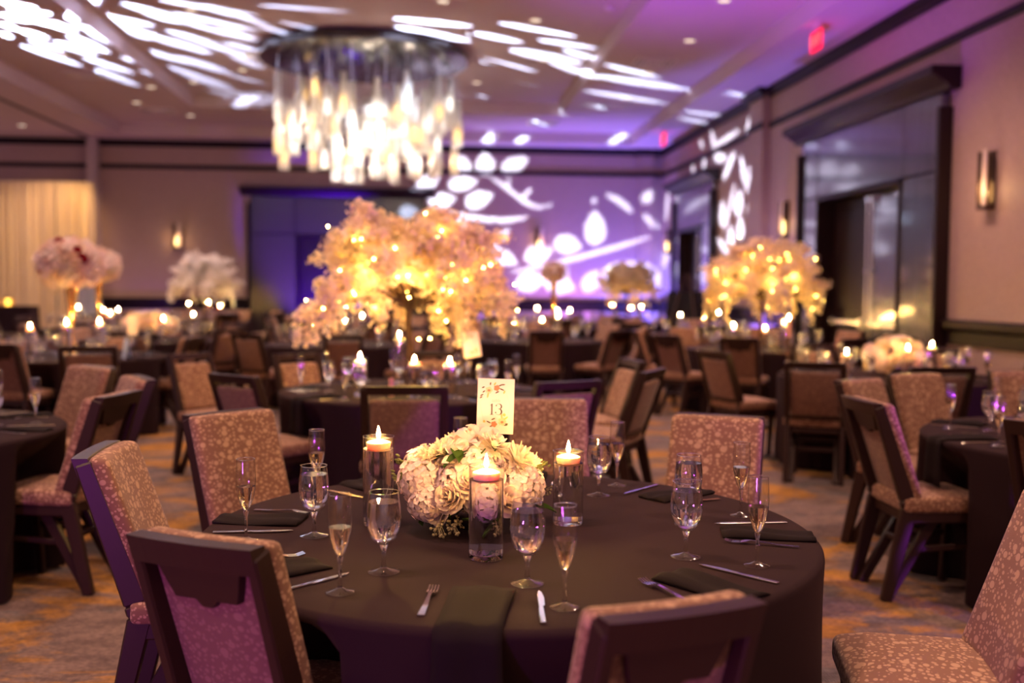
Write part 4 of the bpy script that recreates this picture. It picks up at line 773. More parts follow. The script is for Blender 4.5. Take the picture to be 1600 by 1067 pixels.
# ------------------------------------------------------------------ tables
TZ = .752
def cloth_mesh(seed, cx, cy, n=192):
    rr = random.Random(seed); ph = [rr.uniform(0, 2*PI) for _ in range(4)]; ks = [rr.randint(7, 9), rr.randint(12, 14), rr.randint(17, 21), 5]
    rings = [(.0, TZ, 0), (.5, TZ, 0), (.80, TZ, 0), (.894, TZ, 0), (.904, TZ-.002, 0), (.912, TZ-.010, 0), (.914, TZ-.022, 0), (.914, .66, .004), (.915, .55, .010), (.916, .46, .016), (.918, .36, .022), (.918, .26, .028), (.922, .14, .034), (.926, .012, .042)]
    near = [(x-cx, y-cy, math.cos(rz), math.sin(rz), w) for x, y, rz, w in CHAIRS if math.hypot(x-cx, y-cy) < 1.7]
    push = []
    for i in range(n):                       # how far the tucked-in chairs press the cloth inwards
        a = 2*PI*i/n; r_ = .975
        while r_ > .3:
            px, py = r_*math.cos(a), r_*math.sin(a); hit = False
            for x, y, c, s_, w in near:
                dx, dy = px-x, py-y; lx, ly = (c*dx+s_*dy)/w, -s_*dx+c*dy
                if abs(lx) < .25 and -.35 < ly < .262: hit = True; break
            if not hit: break
            r_ -= .01
        push.append(.975-r_)
    push = [max(push[i], .6*max(push[i-1], push[(i+1) % n]), .25*max(push[i-2], push[(i+2) % n])) for i in range(n)]
    vs = [(0, 0, TZ)]; fs = []
    for r_, z, am in rings[1:]:
        for i in range(n):
            a = 2*PI*i/n
            w = .8*math.sin(ks[0]*a+ph[0])+.7*math.sin(ks[1]*a+ph[1])+.45*math.sin(ks[2]*a+ph[2])+.3*math.sin(ks[3]*a+ph[3])
            rad = r_+am*(w-.4); k = 1 if z < .56 else .35 if z < .67 else 0
            if push[i] > 0 and k: rad = rad*(1-k)+k*min(rad, .975-push[i])
            vs.append((rad*math.cos(a), rad*math.sin(a), z+(.0008*math.sin(3*a+ph[0]) if am == 0 and r_ < .85 else 0)))
    for i in range(n): fs.append((0, 1+i, 1+(i+1) % n))
    for j in range(len(rings)-2):
        for i in range(n): a = 1+j*n+i; b_ = 1+j*n+(i+1) % n; fs.append((a, b_, b_+n, a+n))
    return MB().add(vs, fs).mesh('tablecloth', M['cloth'], True)
def table(x, y, label, i):
    t = thing('banquet_table', label, 'table', (x, y, 0), 0, None)
    ob('tablecloth', cloth_mesh(i+3, x, y), t, label='black floor-length tablecloth'); return t

# ------------------------------------------------------------------ glassware
def ringprof(r, z, t=.0009): return [(r+t*math.cos(2*PI*k/8), z+t*math.sin(2*PI*k/8)) for k in range(9)]
def stem_foot(stem, foot, n, rr_, zr):
    return MB().lathe(stem, n), MB().lathe(ringprof(rr_, zr, .0011), n, cap=False), MB().lathe(foot[1:-1], n, cap=False)
def goblet(n):
    bowl = [(.010, .072), (.022, .078), (.034, .092), (.0415, .115), (.0440, .138), (.0425, .165), (.0390, .190), (.0370, .207)]
    foot2 = [(.0005, .0), (.0405, .0006), (.0412, .0018), (.0400, .0030), (.020, .0070), (.0075, .0125), (.0005, .0135)]
    stem = [(.0005, .010), (.0072, .0125), (.0052, .030), (.0055, .055), (.010, .068), (.012, .0735), (.0005, .0745)]
    wat = [(.0005, .0775), (.012, .0785), (.0215, .0825), (.0328, .094), (.0402, .116), (.0427, .138), (.0413, .165), (.0392, .182), (.0005, .182)]
    return MB().lathe(bowl, n, cap=False), stem_foot(stem, foot2, n, .0370, .207), MB().lathe(wat, n)
def flute(n):
    bowl = [(.006, .086), (.013, .098), (.021, .122), (.0265, .150), (.0280, .175), (.0270, .205), (.0252, .236)]
    foot2 = [(.0005, .0), (.0335, .0006), (.0342, .0018), (.0330, .0030), (.016, .0070), (.0056, .0135), (.0005, .0145)]
    stem = [(.0005, .012), (.0055, .0145), (.0038, .035), (.0042, .070), (.007, .084), (.0075, .088), (.0005, .0885)]
    win = [(.0005, .0905), (.0070, .0915), (.0127, .101), (.0202, .124), (.0257, .1505), (.0262, .158), (.0005, .158)]
    return MB().lathe(bowl, n, cap=False), stem_foot(stem, foot2, n, .0252, .236), MB().lathe(win, n)
GL = {}
for nm, fn, liq in (('goblet', goblet, 'water'), ('flute', flute, 'wine')):
    b_, s_, l_ = fn(40)
    GL[nm] = (b_.mesh('bowl', M['thin'], True), s_[0].mesh('stem', M['glass'], True, angle=50), l_.mesh('drink', M[liq], True, angle=50), s_[1].mesh('rim', M['glass'], True), s_[2].mesh('foot', M['foot'], True))
    for m_, nn in ((MB(), 16),):
        b_, s_, l_ = fn(nn)
        for k, q in ((0, b_), (1, s_[0]), (1, s_[1]), (3, s_[2]), (2, l_)): m_.mi = k; m_.merge(q, Matrix())
        GL[nm, 'far'] = m_.mesh(nm, [M['thin_far'], M['foot'], M[liq], M['foot']], True)
def glass_thing(kind, x, y, label, group=None, near=True, z=TZ):
    name, cat = ('water_goblet', 'water glass') if kind == 'goblet' else ('champagne_flute', 'champagne glass')
    if not near: return thing(name, label, cat, (x, y, z), 0, group, me=GL[kind, 'far'])
    t = thing(name, label, cat, (x, y, z+.0005), 0, group)
    bw, st, lq, rim, ft = GL[kind]; ob('bowl', bw, t); ob('stem', st, t); ob('rim', rim, t); ob('foot', ft, t); ob('drink', lq, t, label='still water' if kind == 'goblet' else 'pale sparkling wine'); return t

# ------------------------------------------------------------------ candles
def vase_meshes(h):
    r_ = .047
    wall = MB().lathe([(r_, .0), (r_, h*.5), (r_, h)], 36, cap=False).mesh('glass_wall', M['thin'], True)
    base = MB().lathe([(.0005, .0), (r_-.003, .0), (r_-.001, .004), (r_-.001, .013), (.0005, .013)], 36).lathe(ringprof(r_, h, .0013), 36, cap=False).mesh('glass_base', M['glass'], True, angle=40)
    wt = MB().lathe([(.0005, .0145), (r_-.0015, .0145), (r_-.0015, h-.037), (.0005, h-.037)], 36).mesh('water', M['water'], True, angle=40)
    return wall, base, wt
def candle_meshes():
    wax = MB().lathe([(.0005, -.018), (.028, -.016), (.035, -.010), (.0375, .004), (.036, .0085), (.024, .013), (.0005, .016)], 24).mesh('wax', M['wax'], True, angle=50)
    wick = MB().tube([(0, 0, .014), (.001, 0, .026)], .0012, 5).mesh('wick', M['ink'])
    fl = MB().lathe([(.0005, .020), (.0045, .024), (.0062, .031), (.0052, .040), (.0026, .050), (.0005, .058)], 10).mesh('flame', M['flame'], True)
    return wax, wick, fl
CANDLE = candle_meshes()
def candle_vase(x, y, h, label, clabel, group=None, cgroup=None, near=True, light=0):
    t = thing('candle_vase', label, 'vase', (x, y, TZ+.0005), rnd.uniform(0, 6), group)
    wl, bs, wt = cached(('vase', round(h, 3)), lambda: vase_meshes(h))
    ob('glass_wall', wl, t); ob('glass_base', bs, t); ob('water', wt, t)
    zc = TZ+h-.036+.0
    c = thing('floating_candle', clabel, 'candle', (x, y, zc+.010), rnd.uniform(0, 6), cgroup)
    ob('wax', CANDLE[0], c); ob('flame', CANDLE[2], c)
    if near: ob('wick', CANDLE[1], c)

# ------------------------------------------------------------------ cutlery and napkins
def fork_mesh():
    mb = MB()
    def sec(pts):   # list of (y, half width, z) -> strip with thickness
        for (y0, w0, z0), (y1, w1, z1) in zip(pts, pts[1:]):
            mb.add([(-w0, y0, z0), (w0, y0, z0), (w1, y1, z1), (-w1, y1, z1), (-w0, y0, z0+.003), (w0, y0, z0+.003), (w1, y1, z1+.003), (-w1, y1, z1+.003)],
                   [(3, 2, 1, 0), (4, 5, 6, 7), (0, 1, 5, 4), (2, 3, 7, 6), (1, 2, 6, 5), (3, 0, 4, 7)])
    sec([(-.10, .0085, .001), (-.04, .0065, .003), (.02, .0042, .008), (.035, .0045, .009), (.045, .0115, .007), (.060, .0130, .004)])
    for k in range(4):
        x = -.0108+.0072*k
        for (y0, z0), (y1, z1) in (((.060, .004), (.085, .003)), ((.085, .003), (.105, .008))):
            mb.add([(x-.0022, y0, z0), (x+.0022, y0, z0), (x+.0018, y1, z1), (x-.0018, y1, z1), (x-.0022, y0, z0+.0025), (x+.0022, y0, z0+.0025), (x+.0018, y1, z1+.0022), (x-.0018, y1, z1+.0022)],
                   [(3, 2, 1, 0), (4, 5, 6, 7), (0, 1, 5, 4), (2, 3, 7, 6), (1, 2, 6, 5), (3, 0, 4, 7)])
    return mb.mesh('fork', M['steel'])
def knife_mesh():
    out = [(-.0075, -.115), (.0075, -.115), (.0065, -.02), (.0055, -.005), (.0105, .004), (.0115, .06), (.0075, .100), (.0, .118), (-.004, .10), (-.0055, .05), (-.0050, -.01), (-.0065, -.02)]
    return MB().slab(out, .0006, .0046, 'z').mesh('knife', M['steel'], bevel=.0012, seg=1)
FORK, KNIFE = fork_mesh(), knife_mesh()
def cutlery(kind, x, y, ang, label, group=None):
    """ang: heading of the tip in degrees"""
    return thing(kind, label, kind, (x, y, TZ+.0006), R(ang-90), group, me=FORK if kind == 'fork' else KNIFE)
def napkin_mesh(seed, hang=0.0, L_=.26, Wd=.125):
    # folded strip along local y, inner end at +y, rolled fold there; outer end may hang over the table edge
    rr = random.Random(seed); mb = MB(); n, m_ = 18, 8; p1, p2 = rr.uniform(0, 6), rr.uniform(0, 6)
    edge = -L_/2
    def P(u, v, k):
        s = L_/2-u*(L_+hang)                      # running distance from the inner end
        wv = .004*math.sin(5*u+p1)+.003*math.sin(9*v+p2+3*u)
        x = (v-.5)*Wd*(1+.05*math.sin(4*u+p2))
        th = .012+.003*math.sin(6*v+p1)
        th *= 1-.55*abs(2*v-1)**4
        if u < .12: th *= .55+.9*u/.12*.5
        if s > edge: y, z, nx, nz = s, .001, 0, 1
        else:
            d = edge-s; q = min(1, d/.03); y = edge-.018*math.sin(q*PI/2)-.004; z = .001-(.018*(1-math.cos(q*PI/2)))-max(0, d-.03); nx, nz = -math.sin(q*PI/2), math.cos(q*PI/2)
        tt = (th+wv if k else 0)
        return (x, y+nx*tt, z+nz*max(tt, 0))
    for k in (1, 0):
        o = len(mb.v); vs = [P(i/n, j/m_, k) for i in range(n+1) for j in range(m_+1)]
        mb.add(vs, [(i*(m_+1)+j, i*(m_+1)+j+1, (i+1)*(m_+1)+j+1, (i+1)*(m_+1)+j) for i in range(n) for j in range(m_)])
    k = (n+1)*(m_+1); rim = [j for j in range(m_+1)]+[i*(m_+1)+m_ for i in range(1, n+1)]+[n*(m_+1)+j for j in range(m_-1, -1, -1)]+[i*(m_+1) for i in range(n-1, 0, -1)]
    fs = [(rim[a], rim[(a+1) % len(rim)], rim[(a+1) % len(rim)]+k, rim[a]+k) for a in range(len(rim))]
    mb.f += fs; mb.m += [0]*len(fs)
    return mb.mesh('napkin', M['napkin'], True)
NAP = [napkin_mesh(1), napkin_mesh(2), napkin_mesh(4)]; NAPH = napkin_mesh(3, .24, .27, .155)
def napkin(x, y, ang, label, k=0, group=None):
    return thing('napkin', label, 'napkin', (x, y, TZ+.0005), R(ang-90), group, me=NAPH if k == 'h' else NAP[k])

# ------------------------------------------------------------------ flowers
def patch(mb, n, m_, fn):
    o = len(mb.v); mb.v += [tuple(fn(i/n, j/m_)) for i in range(n+1) for j in range(m_+1)]
    fs = [(o+i*(m_+1)+j, o+i*(m_+1)+j+1, o+(i+1)*(m_+1)+j+1, o+(i+1)*(m_+1)+j) for i in range(n) for j in range(m_)]
    mb.f += fs; mb.m += [mb.mi]*len(fs)
def rose_mesh(name, mat, r_=.05, seed=0, rich=True):
    rr = random.Random(seed); mb = MB()
    layers = [(3, .22, .95, 70), (4, .42, .95, 58), (5, .66, .88, 42), (5, .86, .72, 24), (6, 1.0, .52, 6)] if rich else [(3, .3, .95, 62), (5, .68, .85, 36), (6, 1.0, .55, 6)]
    for cnt, rad, hgt, tilt in layers:
        a0 = rr.uniform(0, 6)
        for k in range(cnt):
            a = a0+2*PI*k/cnt+rr.uniform(-.15, .15); wd = 2*PI/cnt*.72*(1.0); tl = R(tilt)
            def fn(u, v):
                av = a+(v-.5)*wd*2*(.55+.45*math.sin(PI*min(u*.8+.2, 1)))
                rr_ = r_*(rad*(.30+.70*u**.7)+ (1-math.sin(tl))*.16*u*u)
                z = r_*(-.55+1.45*hgt*u-.30*(u**3)*(1-tilt/80)) - r_*.10*(2*v-1)**2*u
                return (rr_*math.cos(av), rr_*math.sin(av), z)
            patch(mb, 4, 4 if rich else 3, fn)
    return mb.mesh(name, mat, True)
def mum_mesh(r_=.055, seed=1):
    rr = random.Random(seed); mb = MB()
    for ring_, (cnt, el) in enumerate(((8, 80), (12, 62), (15, 44), (17, 26), (18, 8))):
        for k in range(cnt):
            a = 2*PI*k/cnt+ring_*.4+rr.uniform(-.1, .1); e = R(el+rr.uniform(-6, 6)); ln = r_*(.85+.25*rr.random()); w = r_*.15
            d = Vector((math.cos(a)*math.cos(e), math.sin(a)*math.cos(e), math.sin(e))); s = Vector((-math.sin(a), math.cos(a), 0)); up = d.cross(s)*-1
            def fn(u, v): return d*ln*u+s*w*(2*v-1)*math.sin(PI*(.12+.80*u))+up*ln*(.16*u*u-.10*(2*v-1)**2*(.4))
            patch(mb, 3, 2, fn)
    return mb.mesh('mum', M['mum'], True)
def floret(mb, c, nrm, s, np_=4, rr=random):
    nrm = nrm.normalized(); t = nrm.orthogonal().normalized(); b_ = nrm.cross(t); a0 = rr.uniform(0, 6)
    for k in range(np_):
        a = a0+2*PI*k/np_; d = t*math.cos(a)+b_*math.sin(a); e = nrm.cross(d); w = s*.52*4/np_**.9
        o = len(mb.v)
        mb.v += [tuple(c), tuple(c+d*s*.55+e*w+nrm*s*.22), tuple(c+d*s+nrm*s*.12), tuple(c+d*s*.55-e*w+nrm*s*.22)]
        mb.f.append((o, o+1, o+2, o+3)); mb.m.append(mb.mi)
def hydrangea_mesh(r_=.07, n=120, seed=2):
    rr = random.Random(seed); mb = MB()
    for i in range(n):
        z = 1-1.75*(i+.5)/n; q = math.sqrt(max(0, 1-z*z)); a = i*2.39996
        d = Vector((q*math.cos(a), q*math.sin(a), z)); floret(mb, d*r_*(.86+.16*rr.random()), d+Vector((rr.uniform(-.3, .3), rr.uniform(-.3, .3), .1)), r_*.20, 4, rr)
    return mb.mesh('hydrangea', M['hydrangea'], False)
def leaf_mesh(name='leaf', ln=.09, w=.022):
    mb = MB(); patch(mb, 6, 2, lambda u, v: ((2*v-1)*w*math.sin(PI*min(.98, .04+.94*u))**.8, ln*u, .25*ln*u*(1-u)*2-.35*w*(1-abs(2*v-1))-.10*ln*u*u)); return mb.mesh(name, M['leaf'], True)
def sprig_mesh():
    rr = random.Random(5); mb = MB(); mb.tube([(0, 0, 0), (.02, .0, .005), (.06, .004, -.012)], .0012, 5)
    for k in range(26):
        p = Vector((.012+.055*rr.random(), rr.uniform(-.016, .016), rr.uniform(-.022, .012))); mb.tube([(p.x*.8, 0, 0), tuple(p)], .0007, 3, False); mb.ball(p, .0036, 5, 4)
    return mb.mesh('berry_sprig', M['berry'], True)
def bud_mesh():
    rr = random.Random(8); mb = MB(); mb.tube([(0, 0, 0), (0, 0, .05)], .0015, 4)
    for k in range(16): mb.ball((rr.uniform(-.012, .012), rr.uniform(-.012, .012), .02+.045*rr.random()), .0055, 5, 4, (.8, .8, 1.3))
    return mb.mesh('bud_sprig', M['palegreen'], True)
FL = dict(rose=rose_mesh('rose', M['rose'], .047, 1), mum=mum_mesh(), hydrangea=hydrangea_mesh(), leaf=leaf_mesh(), sprig=sprig_mesh(), bud=bud_mesh())
def lily_mesh():
    mb = MB()
    for k in range(6):
        a = 2*PI*k/6; d = Vector((math.cos(a), math.sin(a), 0)); s = Vector((-math.sin(a), math.cos(a), 0))
        patch(mb, 4, 2, lambda u, v: d*(.012+.05*u)+s*(2*v-1)*.017*math.sin(PI*(.1+.85*u))+Vector((0, 0, .045*u-.028*u*u*u-.004*(1-abs(2*v-1)))))
    return mb.mesh('lily', M['rose'], True)
FL['lily'] = lily_mesh()
def aimed(d, spin=0):
    q = Vector(d).to_track_quat('Z', 'Y').to_matrix() @ Matrix.Rotation(spin, 3, 'Z'); return q.to_euler()
def bouquet(x, y, label, spec, rad=.21, h=.20, z0=.085, bowl=True, seed=0, scale=1.0, pale=None):
    rr = random.Random(seed); t = thing('flower_arrangement', label, 'flowers', (x, y, TZ+.0005), 0); t.scale = (scale,)*3
    ob('bowl', cached('bqbowl', lambda: MB().lathe([(.0005, 0), (.055, 0), (.07, .012), (.085, .05), (.082, .082), (.078, .082), (.08, .05), (.06, .016), (.0005, .012)], 28).mesh('bowl', M['steel'], True, angle=60)), t, label='low mirrored bowl')
    for kind, az, el, k, s in spec:
        a, e = R(az), R(el); d = Vector((math.cos(a)*math.cos(e), math.sin(a)*math.cos(e), math.sin(e)))
        c = Vector((d.x*rad*k, d.y*rad*k, z0+max(-.03, d.z*h*k)))
        nd = (d+Vector((rr.uniform(-.2, .2), rr.uniform(-.2, .2), rr.uniform(0, .2)))).normalized()
        nm = {'sprig': 'berry_sprig', 'bud': 'bud_sprig'}.get(kind, kind)
        if kind == 'leaf': rot = aimed(Vector((0, 0, 1))*.6+d*.1+Vector((rr.uniform(-.3, .3), rr.uniform(-.3, .3), 0)), a-PI/2)
        elif kind == 'sprig': rot = (0, R(18), a)
        else: rot = aimed(nd, rr.uniform(0, 6))
        ob(nm, FL[kind], t, c, rot, (s, s, s))
    return t

# blossom trees: trunk, branches, sprays, a string of lights
def spray_mesh(name, mat, seed, ln, n, hang, size=.0145):
    rr = random.Random(seed); mb = MB(); pts = []
    for i in range(8):
        u = i/7
        if hang: pts.append(Vector((.11*math.sin(u*2.2)+.02*math.sin(5*u+seed), .025*math.sin(4*u+seed), .05*math.sin(u*3)-ln*u**1.3)))
        else: pts.append(Vector((ln*u, .03*math.sin(4*u+seed), .07*math.sin(u*2.6))))
    mb.mi = 1; mb.tube(pts, [.004-.003*i/7 for i in range(8)], 4); mb.mi = 0
    for k in range(n):
        u = .05+.95*k/n; i = min(6, int(u*7)); p = pts[i].lerp(pts[i+1], u*7-i)
        d = Vector((rr.gauss(0, 1), rr.gauss(0, 1), rr.gauss(.15, 1))).normalized(); rad = rr.uniform(.012, .048)*(1.0-.35*u if hang else 1.25)
        floret(mb, p+d*rad, d, size*rr.uniform(.8, 1.25), 5, rr)
    return mb.mesh(name, [mat, M['bark']], False)
SPR = {}
for mk in ('blossom', 'whiteblossom'):
    SPR[mk] = [spray_mesh('blossom_spray', M[mk], s_, l_, n_, h_) for s_, l_, n_, h_ in ((0, .16, 52, 1), (1, .23, 62, 1), (2, .33, 76, 1), (3, .17, 80, 0), (4, .20, 90, 0), (5, .14, 70, 0))]
def blossom_tree(x, y, label, mk='blossom', leds=70, seed=0, s=1.0, sprays=120, z_split=.62, light=0, wide=1.0):
    rr = random.Random(seed); t = thing('blossom_tree', label, 'tree', (x, y, TZ+.0005), rr.uniform(0, 6)); t.scale = (s*wide, s*wide, s)
    mb = MB(); mb.lathe([(.0005, 0), (.085, 0), (.085, .012), (.06, .022), (.0005, .022)], 20)
    mb.tube([(0, 0, .015), (.012, .004, .2), (-.008, .006, .42), (.006, -.004, z_split)], [.026, .02, .017, .015], 8)
    ends = []
    nb = 24
    for k in range(nb):
        ct = (k+.5)/nb; st = math.sqrt(1-ct*ct); a = k*2.39996+rr.uniform(-.25, .25); f_ = rr.uniform(.86, 1.08)
        end = Vector((.52*st*math.cos(a)*f_, .52*st*math.sin(a)*f_, z_split-.06+(.42*ct-.13*st*st*st)*f_))
        mid = Vector((end.x*.45, end.y*.45, z_split-.06+(end.z-z_split+.06)*.55+.10*st)); p0 = Vector((0, 0, z_split-.12))
        pts = []
        for i in range(6):
            u = i/5; pts.append(p0*(1-u)**2+mid*2*u*(1-u)+end*u*u)
        mb.tube(pts, [.011-.0016*i for i in range(6)], 5); ends.append((pts, ct))
    ob('trunk', mb.mesh('trunk', M['bark'], True), t)
    pos = []
    for k in range(26):
        a, q, sc = rr.uniform(0, 2*PI), .2*math.sqrt(rr.random()), rr.uniform(.85, 1.2); p = Vector((q*math.cos(a), q*math.sin(a), z_split+.33-1.2*q*q+rr.uniform(-.05, .05)))
        ob('blossom_spray', SPR[mk][rr.choice((3, 4, 5))], t, p, (rr.uniform(-.4, .4), rr.uniform(-.5, .5), a), (sc, sc, sc)); pos.append(p)
    for k in range(sprays):
        pts, ct = ends[k % nb]; top = ct > .45
        u = rr.uniform(.15, 1.0)**.6; f_ = u*(len(pts)-1); i = min(len(pts)-2, int(f_)); p = pts[i].lerp(pts[i+1], f_-i)
        a = math.atan2(p.y, p.x)+rr.uniform(-1.3, 1.3)
        hang = (not top) and rr.random() < (.6 if u > .7 else .15)
        v = rr.choice((0, 0, 0, 1, 1, 2)) if hang else rr.choice((3, 4, 5))
        sc = rr.uniform(.85, 1.2)
        o = ob('blossom_spray', SPR[mk][v], t, p+Vector((0, 0, rr.uniform(-.02, .05))), (rr.uniform(-.25, .25), 0 if hang else rr.uniform(-.9, .3), a), (sc, sc, sc))
        pos.append(p+Vector((.08*math.cos(a), .08*math.sin(a), -.12 if hang else .03)))
    if leds:
        mb = MB()
        for k in range(leds):
            p = rr.choice(pos); q = p+Vector((rr.gauss(0, .06), rr.gauss(0, .06), rr.gauss(.05, .06))); mb.ball(q, .0052/s, 5, 4)
        ob('fairy_lights', mb.mesh('fairy_lights', M['led']), t)
        for k in range(light):
            a = 2*PI*k/light; lamp('fairy_light', 'POINT', (x+.34*s*math.cos(a), y+.34*s*math.sin(a), TZ+s*(.66+.06*(k % 2))), 1.2*s, (1, .62, .18), shadow_soft_size=.05)
    return t
def gold_vase_mesh(h=.70):
    return MB().lathe([(.0005, 0), (.075, 0), (.078, .01), (.05, .02), (.022, .04), (.018, .07), (.034, .09), (.040, .11), (.034, .13), (.018, .15), (.022, .22), (.034, .42), (.052, .60), (.066, h), (.060, h), (.045, .60), (.0005, .5)], 28).mesh('vase', M['gold'], True, angle=60)
def ball_vase(x, y, label, rx, rz, h, mats=('pinkrose', 'rose'), n=120, seed=0, reds=4):
    rr = random.Random(seed); t = thing('tall_rose_arrangement', label, 'flowers', (x, y, TZ+.0005), 0)
    ob('trumpet_vase', cached(('gv', h), lambda: gold_vase_mesh(h)), t, label='tall gold trumpet vase')
    ms = [cached(('rs', k), lambda k=k: rose_mesh('rose', M[k], .058, 3, False)) for k in mats]; red = cached('rsr', lambda: rose_mesh('rose', M['redrose'], .05, 4, False))
    ob('foam_core', cached(('core', rx), lambda: MB().ball((0, 0, 0), 1, 20, 10, (rx*.86, rx*.86, rz*.86)).mesh('foam_core', M['rose'], True)), t, (0, 0, h+rz*.80))
    for i in range(n):
        z = 1-1.9*(i+.5)/n; q = math.sqrt(max(0, 1-z*z)); a = i*2.39996
        d = Vector((q*math.cos(a), q*math.sin(a), z)); j = rr.uniform(.93, 1.06)
        me = red if i in (7, 31, 52, 88)[:reds] else ms[0 if rr.random() < .6 else -1]; s_ = rr.uniform(.85, 1.15)*rx/.375
        ob('rose', me, t, (d.x*rx*j, d.y*rx*j, h+rz*.80+d.z*rz*j), aimed(Vector((d.x/rx, d.y/rx, d.z/rz)), rr.uniform(0, 6)), (s_, s_, s_), label='dark red rose' if me is red else None)
    return t
# ------------------------------------------------------------------ where everything stands
T = dict(  # centre, seat offset, chair kind, how to call the table
 T1=(.247, 2.99, -98, 'B', 'table with the card 13'), T2=(-.10, 7.05, -95, 'A', 'table under the big lit blossom tree'),
 T3=(3.90, 8.20, -100, 'A', 'table with low pink bouquet'), T4=(-3.55, 10.45, -70, 'A', 'table with tall pink rose ball'),
 T5=(-2.75, 5.15, 0, 'B', 'table cut by the left photo edge'), T6=(3.40, 4.65, 178, 'B', 'table cut by the right photo edge'),
 T7=(4.05, 12.0, -110, 'B', 'table under the smaller lit blossom tree'), T8=(-3.6, 13.6, -80, 'A', 'table with low white bouquet'),
 T9=(-4.37, 20.3, -60, 'B', 'table under the white blossom tree'), T10=(-1.1, 12.7, -85, 'A', 'table behind the big blossom tree'),
 T11=(1.5, 13.7, -95, 'B', 'mid-hall table right of the big tree'), T12=(4.3, 15.6, -100, 'B', 'table near the right pilaster'),
 T13=(2.3, 18.2, -95, 'B', 'table with small far rose ball'), T14=(4.2, 20.9, -95, 'A', 'table under far pink blossom tree'),
 T15=(-1.0, 16.6, -80, 'B', 'far table with three candles mid-hall'), T16=(-5.3, 16.8, -70, 'A', 'table with the tall white rose ball'),
 T17=(-1.8, 19.6, -90, 'A', 'far table before the back doorway'))
OCT = ['near side', 'near right', 'right side', 'far right', 'far side', 'far left', 'left side', 'near left']
def octant(tk, ang):
    x, y = T[tk][:2]; base = math.degrees(math.atan2(-y, -x)); d = (ang-base) % 360
    return OCT[int(round(d/45)) % 8]
def lab(s):
    assert 4 <= len(s.split()) <= 16, s
    return s
def seats(k): return [T[k][2]+45*j for j in range(8)]
def pol(k, a, r): return T[k][0]+r*math.cos(R(a)), T[k][1]+r*math.sin(R(a))

def clear(x, y, d=.74): return all(math.hypot(x-c[0], y-c[1]) > d for c in CHAIRS)
# chairs measured from the photograph: back-top centre, heading, width factor
def mchair(k, tx, ty, face, label, kind, w, rmin=1.2):
    cx, cy = T[k][:2]; d = math.hypot(tx-cx, ty-cy)
    if d < rmin: tx, ty = cx+(tx-cx)*rmin/d, cy+(ty-cy)*rmin/d
    chair_top(tx, ty, face, lab(label), kind, w)
mchair('T1', -.48, 2.14, 62, 'purple-lit chair back at the near left of the table with the card 13', 'B', .78, 1.1)
mchair('T1', .425, 1.63, 107, 'chair back cropped by the bottom edge, near side of the number 13 table', 'B', .72)
mchair('T1', -1.05, 3.33, 2, 'chair seen edge-on at the left side of the number 13 table', 'B', .9)
mchair('T1', -.84, 4.30, 314, 'pebble-patterned chair facing us at the far left of the number 13 table', 'B', .9)
mchair('T1', .58, 4.78, 268, 'pebble-patterned chair half behind the number 13 card', 'B', .86)
mchair('T1', 1.23, 4.13, 243, 'pebble-patterned chair facing us at the far right of the number 13 table', 'B', .88)
chair(1.34, 2.50, 165, lab('chair at bottom right with its seat against the number 13 table cloth'), 'B', .98)
mchair('T2', -1.17, 6.20, 48, 'open-top chair with pale lit rail, near left of the big tree table', 'A', 1.04)
mchair('T2', -.12, 5.50, 90, 'open-top chair back between the left candle and the number card', 'A', 1.12)
mchair('T2', .83, 5.80, 115, 'open-top chair back just right of the number 13 card', 'A', 1.06)
mchair('T2', -1.88, 8.15, 317, 'open-top chair with orange-lit pad, far left of the big tree table', 'A', .9)
mchair('T2', 1.56, 7.53, 190, 'open-top chair facing left on the right of the big tree table', 'A', 1.04)
mchair('T2', 1.51, 6.60, 150, 'open-top chair with a strongly purple-lit back', 'A', 1.1)
for a in (40, 85, 130):
    x, y = pol('T2', a, 1.14)
    if clear(x, y): chair(x, y, a+180, lab('open-top chair facing us at the %s of the big blossom tree table' % octant('T2', a)), 'A', 1.0)
mchair('T5', -1.50, 5.02, 168, 'dark chair with handle board, right side of the left-edge table', 'B', .9)
mchair('T5', -2.14, 6.70, 231, 'pinkish patterned chair at the far side of the left-edge table', 'B', .94)
mchair('T5', -1.63, 5.90, 208, 'chair half hidden behind another at far right of the left-edge table', 'B', 1.0)
mchair('T6', 2.12, 4.72, 359, 'dark chair turned right with seat showing, left side of the right-edge table', 'B', .92)
mchair('T6', 2.55, 5.78, 307, 'chair behind the dark turned chair, far left of the right-edge table', 'B', .93)
mchair('T6', 3.09, 6.17, 287, 'broad patterned chair facing us at the far side of the right-edge table', 'B', .9)
mchair('T6', 2.52, 3.82, 30, 'chair back cut by the right photo edge, near left of its table', 'B', .95)
mchair('T6', 3.94, 6.40, 270, 'patterned chair by the right photo edge behind the lone flute', 'B', .95)
mchair('T3', 2.90, 7.29, 66, 'open-top chair left of the turned chairs, near left of pink bouquet table', 'A', 1.04)
mchair('T3', 3.66, 6.85, 91, 'open-top chair with purple edge on the near side of pink bouquet table', 'A', 1.15)
mchair('T3', 2.50, 8.62, 20, 'open-top chair turned right at the left side of pink bouquet table', 'A', 1.05)
for a in (-42, 3, 48, 93, 138):
    x, y = pol('T3', a, 1.14); x = min(x, 5.2)
    if clear(x, y): chair(x, y, a+180, lab('open-top chair at the %s of the table with low pink bouquet' % octant('T3', a)), 'A', 1.0)
mchair('T4', -3.80, 9.20, 75, 'reddish chair back at the left photo edge beside the rose ball table', 'B', 1.05)
mchair('T4', -2.95, 9.05, 100, 'open-top chair back below the tall pink rose ball', 'A', 1.12)
mchair('T4', -2.40, 10.5, 168, 'chair back with handle slot, right side of the rose ball table', 'B', .95)
